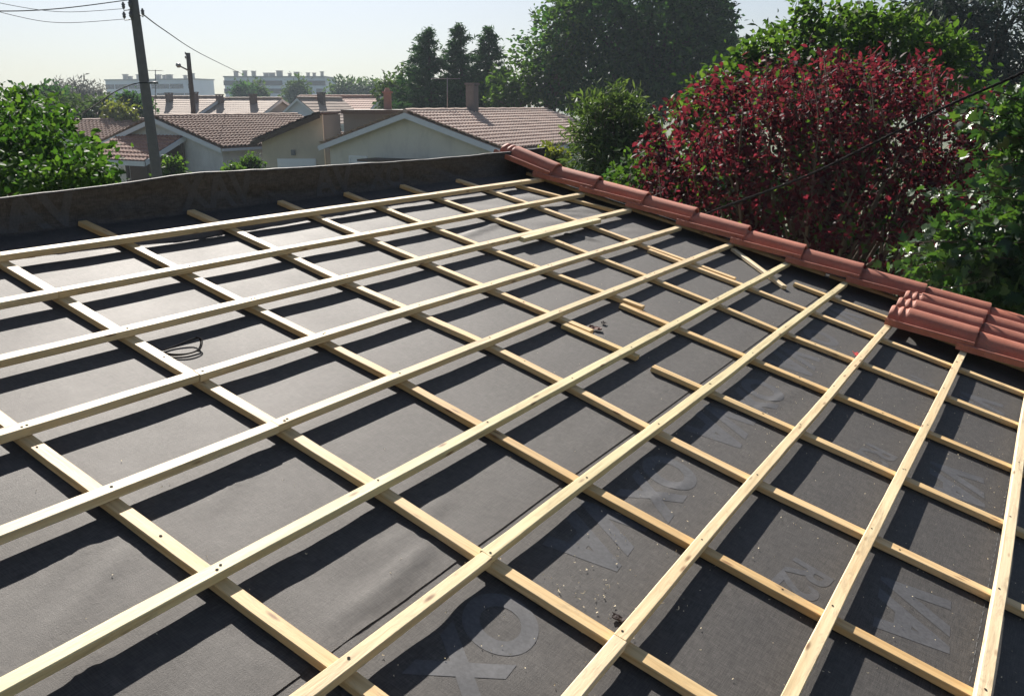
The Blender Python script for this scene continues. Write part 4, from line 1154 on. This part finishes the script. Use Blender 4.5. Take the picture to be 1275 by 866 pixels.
# apartment blocks
def block(label, px0, px1, py, Y, depth, turn, cols, floors, chims, seed):
    a, b = at(px0, py, Y), at(px1, py, Y + turn)
    d = (b - a); d.z = 0; W_ = d.length; d.normalize(); nrm = Vector((d.y, -d.x, 0))
    if nrm.y > 0: nrm = -nrm
    H = a.z
    root = empty('apartment_block', (a.x, a.y, 0), label, 'apartment block', 'apartment blocks on the skyline')
    V, Fs = prism([Vector((p.x, p.y, 0)) for p in (a, b, b - nrm * depth, a - nrm * depth)], [Vector((p.x, p.y, H)) for p in (a, b, b - nrm * depth, a - nrm * depth)])
    link('wall', mesh_from('wall', V, Fs), M['pale'], root, W0)
    V, Fs = merge([boxvf(Vector((a.x, a.y, H + .2)) + d * W_ / 2 - nrm * depth / 2, d * (W_ / 2 + .25), nrm * (depth / 2 + .25), Vector((0, 0, .2)))])
    link('parapet', mesh_from('parapet', V, Fs), M['grey'], root, W0)
    fh = H / (floors + .25)
    sw = W_ / cols
    rs = random.Random(seed)
    wme = None
    for f in range(floors):
        for c in range(cols):
            if rs.random() < .12: continue
            p = a + d * (sw * (c + .5)); z = fh * (f + .55)
            wd = .75 if c % 3 else 1.05
            if wme is None or True:
                V, Fs = boxvf(Vector((p.x, p.y, z)) + nrm * .02, d * wd, nrm * .04, Vector((0, 0, .72)))
                link('window', mesh_from('window', V, Fs), M['glass'], root, W0)
    for c in chims:
        p = a + d * (W_ * c) - nrm * depth * rs.uniform(.15, .5)
        h = rs.uniform(.9, 1.6); w_ = rs.uniform(.4, .9)
        V, Fs = merge([boxvf((p.x, p.y, H + .4 + h / 2), d * w_, nrm * .5, (0, 0, h / 2)), boxvf((p.x, p.y, H + .4 + h + .12), d * (w_ + .15), nrm * .65, (0, 0, .1))])
        link('chimney', mesh_from('chimney', V, Fs), M['grey'], root, W0)
block('long pale apartment block with dark window columns, behind the tall pole', 131, 240, 100.5, 305, 10.5, -12, 19, 4, (.12, .17, .27, .5, .63, .7, .86, .95), 4)
block('longer pale apartment block right of the other, with many rooftop chimneys', 279, 405, 96.5, 280, 19, .5, 21, 5, (.08, .17, .25, .36, .44, .52, .6, .69, .77, .85, .93), 9)

# ------------------------------------------------------------------ poles and wires
def pole(label, ptop, pbot, Y, r0, r1, mat, extra_top):
    t, b = at(*ptop, Y), at(*pbot, Y)
    d = (t - b)
    g = b - d * (b.z / d.z); top = t + d.normalized() * extra_top
    root = empty('utility_pole', (g.x, g.y, 0), label, 'utility pole')
    n = 8
    link('shaft', tube_mesh([g.lerp(top, k / n) for k in range(n + 1)], r0, 10, 'shaft', [r0 + (r1 - r0) * k / n for k in range(n + 1)]), mat, root, W0)
    return root, g, top
pr, g1, t1 = pole('tall dark leaning utility pole in front of the white house, reaching out of the picture', (166, 0), (196, 222), 22, .145, .105, M['concrete'], .7)
def insul(p, parent, q):
    link('insulator', tube_mesh([p, p + Vector((0, 0, .05)), p + Vector((0, 0, .06)), p + Vector((0, 0, .10)), p + Vector((0, 0, .11)), p + Vector((0, 0, .15))], .03, 8, 'insulator', [.025, .045, .03, .05, .03, .02]), M['ceramic'], parent, W0)
    link('bracket', tube_mesh([p + Vector((0, 0, .01)), p + Vector((0, 0, -.04)), q], .012, 5, 'bracket'), M['metal'], parent, W0)
for (px, py, qx) in ((154, 11, 166), (162, 9, 167), (155, 23, 168), (163, 22, 169)):
    insul(at(px, py, 21.85), pr, at(qx, py + 1, 22))
insul(at(178, 19, 21.9), pr, at(172, 17, 22)); 
link('bracket', tube_mesh([at(184, 103, 21.85), at(190, 103, 21.8), at(197, 103, 21.85)], .03, 6, 'bracket'), M['metal'], pr, W0)
pr2, g2, t2 = pole('slimmer dark utility pole with a street lamp arm, between the two apartment blocks', (234, 66), (242, 150), 55, .17, .13, M['polewood'], 0)
hA_ = at(235, 88, 54.9); 
link('lamp_arm', tube_mesh([hA_, at(229, 85, 54.6), at(222, 81.5, 54.3)], .05, 6, 'lamp_arm'), M['metal'], pr2, W0)
link('lamp_head', tube_mesh([at(225, 82.6, 54.35), at(222, 81.3, 54.3), at(219, 80, 54.25)], .1, 8, 'lamp_head', [.09, .16, .07]), M['metal'], pr2, W0)
insul(at(231, 68, 54.9), pr2, at(234, 68, 55)); insul(at(231, 73, 54.9), pr2, at(234, 73, 55))
def wire(pts, r, label, name='power_line', cat='power line', group=None, mat='wire'):
    o = link(name, tube_mesh(smooth_path(pts, 8), r, 5, name), M[mat], None, W0)
    return tag(o, label, cat, group)
wire([at(168, -1, 21.9), at(78, 10.5, 20), at(0, 14, 18), at(-90, 8, 16)], .011, 'upper power line sagging left from the top of the tall pole', group='overhead power lines')
wire([at(155, 11, 21.85), at(78, 15, 20), at(0, 4, 18), at(-90, -20, 16)], .006, 'middle thin power line from the tall pole to the left edge', group='overhead power lines')
wire([at(155, 24, 21.85), at(78, 28.5, 20), at(15, 19, 18), at(-90, -12, 16)], .006, 'lowest thin power line sagging left from the tall pole', group='overhead power lines')
wire([at(178, 18, 21.9), at(205, 38, 30), at(250, 67, 45), at(301, 92, 70)], .017, 'thicker power line running down right from the tall pole over the apartment blocks', group='overhead power lines')
wire([at(183, 103, 21.85), at(165, 105, 20.8), at(140, 116, 19.6), at(120, 130, 18.6), at(60, 170, 16)], .013, 'service cable curving down left from the bracket on the tall pole', group='overhead power lines')
wire([at(-40, 103, 34), at(0, 108, 34), at(24, 112, 34), at(120, 128, 36)], .009, 'short thin cable at the far left just above the trees', group='overhead power lines')
# thick twisted cable in front of the red tree
cp0 = [at(862, 275, 6.55), at(890, 262, 6.45), at(1000, 221, 6.1), at(1085, 180, 5.85), at(1180, 132, 5.6), at(1275, 90, 5.4), at(1400, 30, 5.1)]
cps = smooth_path(cp0, 40)
parts = []
for s in range(3):
    pp = []
    for i, p in enumerate(cps):
        a = i * .55 + s * 2.094
        pp.append(p + Vector((math.cos(a) * .004, 0, math.sin(a) * .004)) * 1.0)
    parts.append(tube(pp, .0056, 5))
V, Fs = merge(parts)
o = link('service_cable', mesh_from('service_cable', V, Fs, True), M['wire'], None, W0)
tag(o, 'thick twisted black cable rising across the dark red tree', 'cable')
# aerials
def aerial(px, ptop, pbot, Y, label, half, els):
    b, t = at(px, pbot, Y), at(px, ptop, Y)
    root = empty('roof_aerial', b, label, 'aerial')
    link('mast', tube_mesh([b, t], .022, 6, 'mast'), M['metal'], root, W0)
    z = t - Vector((0, 0, .04))
    link('boom', tube_mesh([z - Vector((half, .15, 0)), z + Vector((half * .8, .1, 0))], .014, 5, 'boom'), M['metal'], root, W0)
    for k in range(els):
        c = z + Vector((half * (-.9 + 1.6 * k / (els - 1)), .13 * (-1 + 1.7 * k / (els - 1)), 0))
        link('element', tube_mesh([c - Vector((0, .35, 0)), c + Vector((0, .35, 0))], .007, 4, 'element'), M['metal'], root, W0)
aerial(193.5, 87, 143, 48.8, 'thin television aerial on the white house behind the tall pole', .38, 5)
aerial(557, 97, 137, 44.6, 'television aerial beside the grey chimney of the nearest cream house', .8, 6)

# ------------------------------------------------------------------ ground
def mat_ground():
    t = NT('garden_ground'); co = t.objco()
    n1 = t.noise(.08, 6, .7, co); n2 = t.noise(3, 6, .75, co)
    c1 = t.ramp(n2.outputs['Fac'], [(.3, (.028, .042, .014)), (.6, (.06, .075, .028)), (.8, (.12, .105, .06))])
    c2 = t.ramp(n1.outputs['Fac'], [(.4, (.8, .85, .7)), (.6, (1.3, 1.2, 1.0))])
    c = t.mix(1.0, c1.outputs[0], c2.outputs[0], 'MULTIPLY')
    t.ln(c, t.b.inputs['Base Color']); t.b.inputs['Roughness'].default_value = .95
    t.bump(n2.outputs['Fac'], .6, .05); return t.m
NG = 60; V, Fs = [], []
for i in range(NG + 1):
    for j in range(NG + 1):
        x = -1 + 2 * i / NG; y = -1 + 2 * j / NG
        X = math.copysign(abs(x) ** 2.2, x) * 3000; Yy = math.copysign(abs(y) ** 2.2, y) * 3000
        far = min(1, max(0, (math.hypot(X, Yy) - 60) / 300))
        V.append((X, Yy, noise.noise(Vector((X * .02, Yy * .02, 0))) * .5 * far))
for i in range(NG):
    for j in range(NG):
        a = i * (NG + 1) + j; Fs.append((a, a + NG + 1, a + NG + 2, a + 1))
g = link('ground', mesh_from('ground', V, Fs, True), mat_ground(), None, W0); tag(g, None, None, None, 'structure')
# lane between the gardens and the houses
V, Fs = [], []
for k in range(41):
    x = -80 + 4 * k; y = 25.5 + .14 * x * .0 + math.sin(x * .03) * 1.2
    V += [(x, y - 2.4, .02), (x, y + 2.4, .02)]
for k in range(40): Fs.append((2 * k, 2 * k + 2, 2 * k + 3, 2 * k + 1))
g = link('road', mesh_from('road', V, Fs), mat_plain('asphalt', (.05, .05, .05), .9, .25, 14), None, W0); tag(g, None, None, None, 'structure')
V, Fs = [], []
for k in range(41):
    x = -80 + 4 * k; y = 25.5 + math.sin(x * .03) * 1.2
    V += [(x, y + 2.401, .0), (x, y + 2.401, .13), (x, y + 3.8, .13), (x, y + 3.8, -.02)]
for k in range(40):
    for q in range(3): Fs.append((4 * k + q, 4 * k + 4 + q, 4 * k + 5 + q, 4 * k + 1 + q))
g = link('pavement', mesh_from('pavement', V, Fs), mat_plain('pavement_concrete', (.22, .21, .20), .9, .2, 5), None, W0); tag(g, None, None, None, 'structure')

# ------------------------------------------------------------------ light, air, camera
SUN_EL, SUN_AZ = math.radians(34.5), math.radians(-16.5)      # azimuth measured from +Y towards +X
w = bpy.data.worlds.new('World'); S.world = w; w.use_nodes = True
nt = w.node_tree; bg = nt.nodes['Background']
sky = nt.nodes.new('ShaderNodeTexSky'); sky.sky_type = 'NISHITA'; sky.sun_disc = False
sky.sun_elevation = SUN_EL; sky.sun_rotation = SUN_AZ; sky.altitude = 30; sky.air_density = 1.0; sky.dust_density = 1.4; sky.ozone_density = 1.0
# tone compression: the brightest sky near the sun is dimmed, sky / (1 + k sky)
ml = nt.nodes.new('ShaderNodeVectorMath'); ml.operation = 'MULTIPLY_ADD'; ml.inputs[1].default_value = (.084, .069, .046); ml.inputs[2].default_value = (1, 1, 1)
dv = nt.nodes.new('ShaderNodeVectorMath'); dv.operation = 'DIVIDE'
nt.links.new(sky.outputs[0], ml.inputs[0]); nt.links.new(sky.outputs[0], dv.inputs[0]); nt.links.new(ml.outputs[0], dv.inputs[1])
nt.links.new(dv.outputs[0], bg.inputs['Color']); bg.inputs['Strength'].default_value = .056
sd = bpy.data.lights.new('sun', 'SUN'); sd.energy = 5.0; sd.angle = math.radians(.5); sd.color = (1.0, .945, .87)
so = bpy.data.objects.new('sun', sd); COL.objects.link(so)
dirv = Vector((math.sin(SUN_AZ) * math.cos(SUN_EL), math.cos(SUN_AZ) * math.cos(SUN_EL), math.sin(SUN_EL)))
so.rotation_euler = dirv.to_track_quat('Z', 'Y').to_euler(); so.location = dirv * 40
HAZE = True
if HAZE:
    V, Fs = boxvf((0, 260, 8.0), (420, 0, 0), (0, 300, 0), (0, 0, 10.0))
    hm = bpy.data.materials.new('haze'); hm.use_nodes = True
    n_ = hm.node_tree.nodes; n_.remove(n_['Principled BSDF'])
    pv = n_.new('ShaderNodeVolumePrincipled'); pv.inputs['Density'].default_value = .0006; pv.inputs['Anisotropy'].default_value = .0
    pv.inputs['Color'].default_value = (.78, .90, 1.0, 1)
    hm.node_tree.links.new(pv.outputs[0], n_['Material Output'].inputs['Volume'])
    ho = link('haze', mesh_from('haze', V, Fs), hm, None, W0); tag(ho, 'thin pale summer haze over the whole neighbourhood', 'haze', None, 'stuff')
cam = bpy.data.cameras.new('camera'); co_ = bpy.data.objects.new('camera', cam); COL.objects.link(co_)
cam.sensor_width = 36; cam.sensor_fit = 'HORIZONTAL'; cam.lens = F / 1275 * 36
co_.location = (0, 0, CZ); co_.rotation_euler = (math.pi / 2 - PITCH, 0, 0)
cam.clip_start = .05; cam.clip_end = 8000
S.camera = co_
S.view_settings.view_transform = 'Standard'; S.view_settings.look = 'None'; S.view_settings.exposure = 1.2; S.view_settings.gamma = 1
S.view_settings.use_curve_mapping = False
S.cycles.max_bounces = 8; S.cycles.transparent_max_bounces = 8; S.cycles.volume_bounces = 0
S.cycles.use_denoising = True
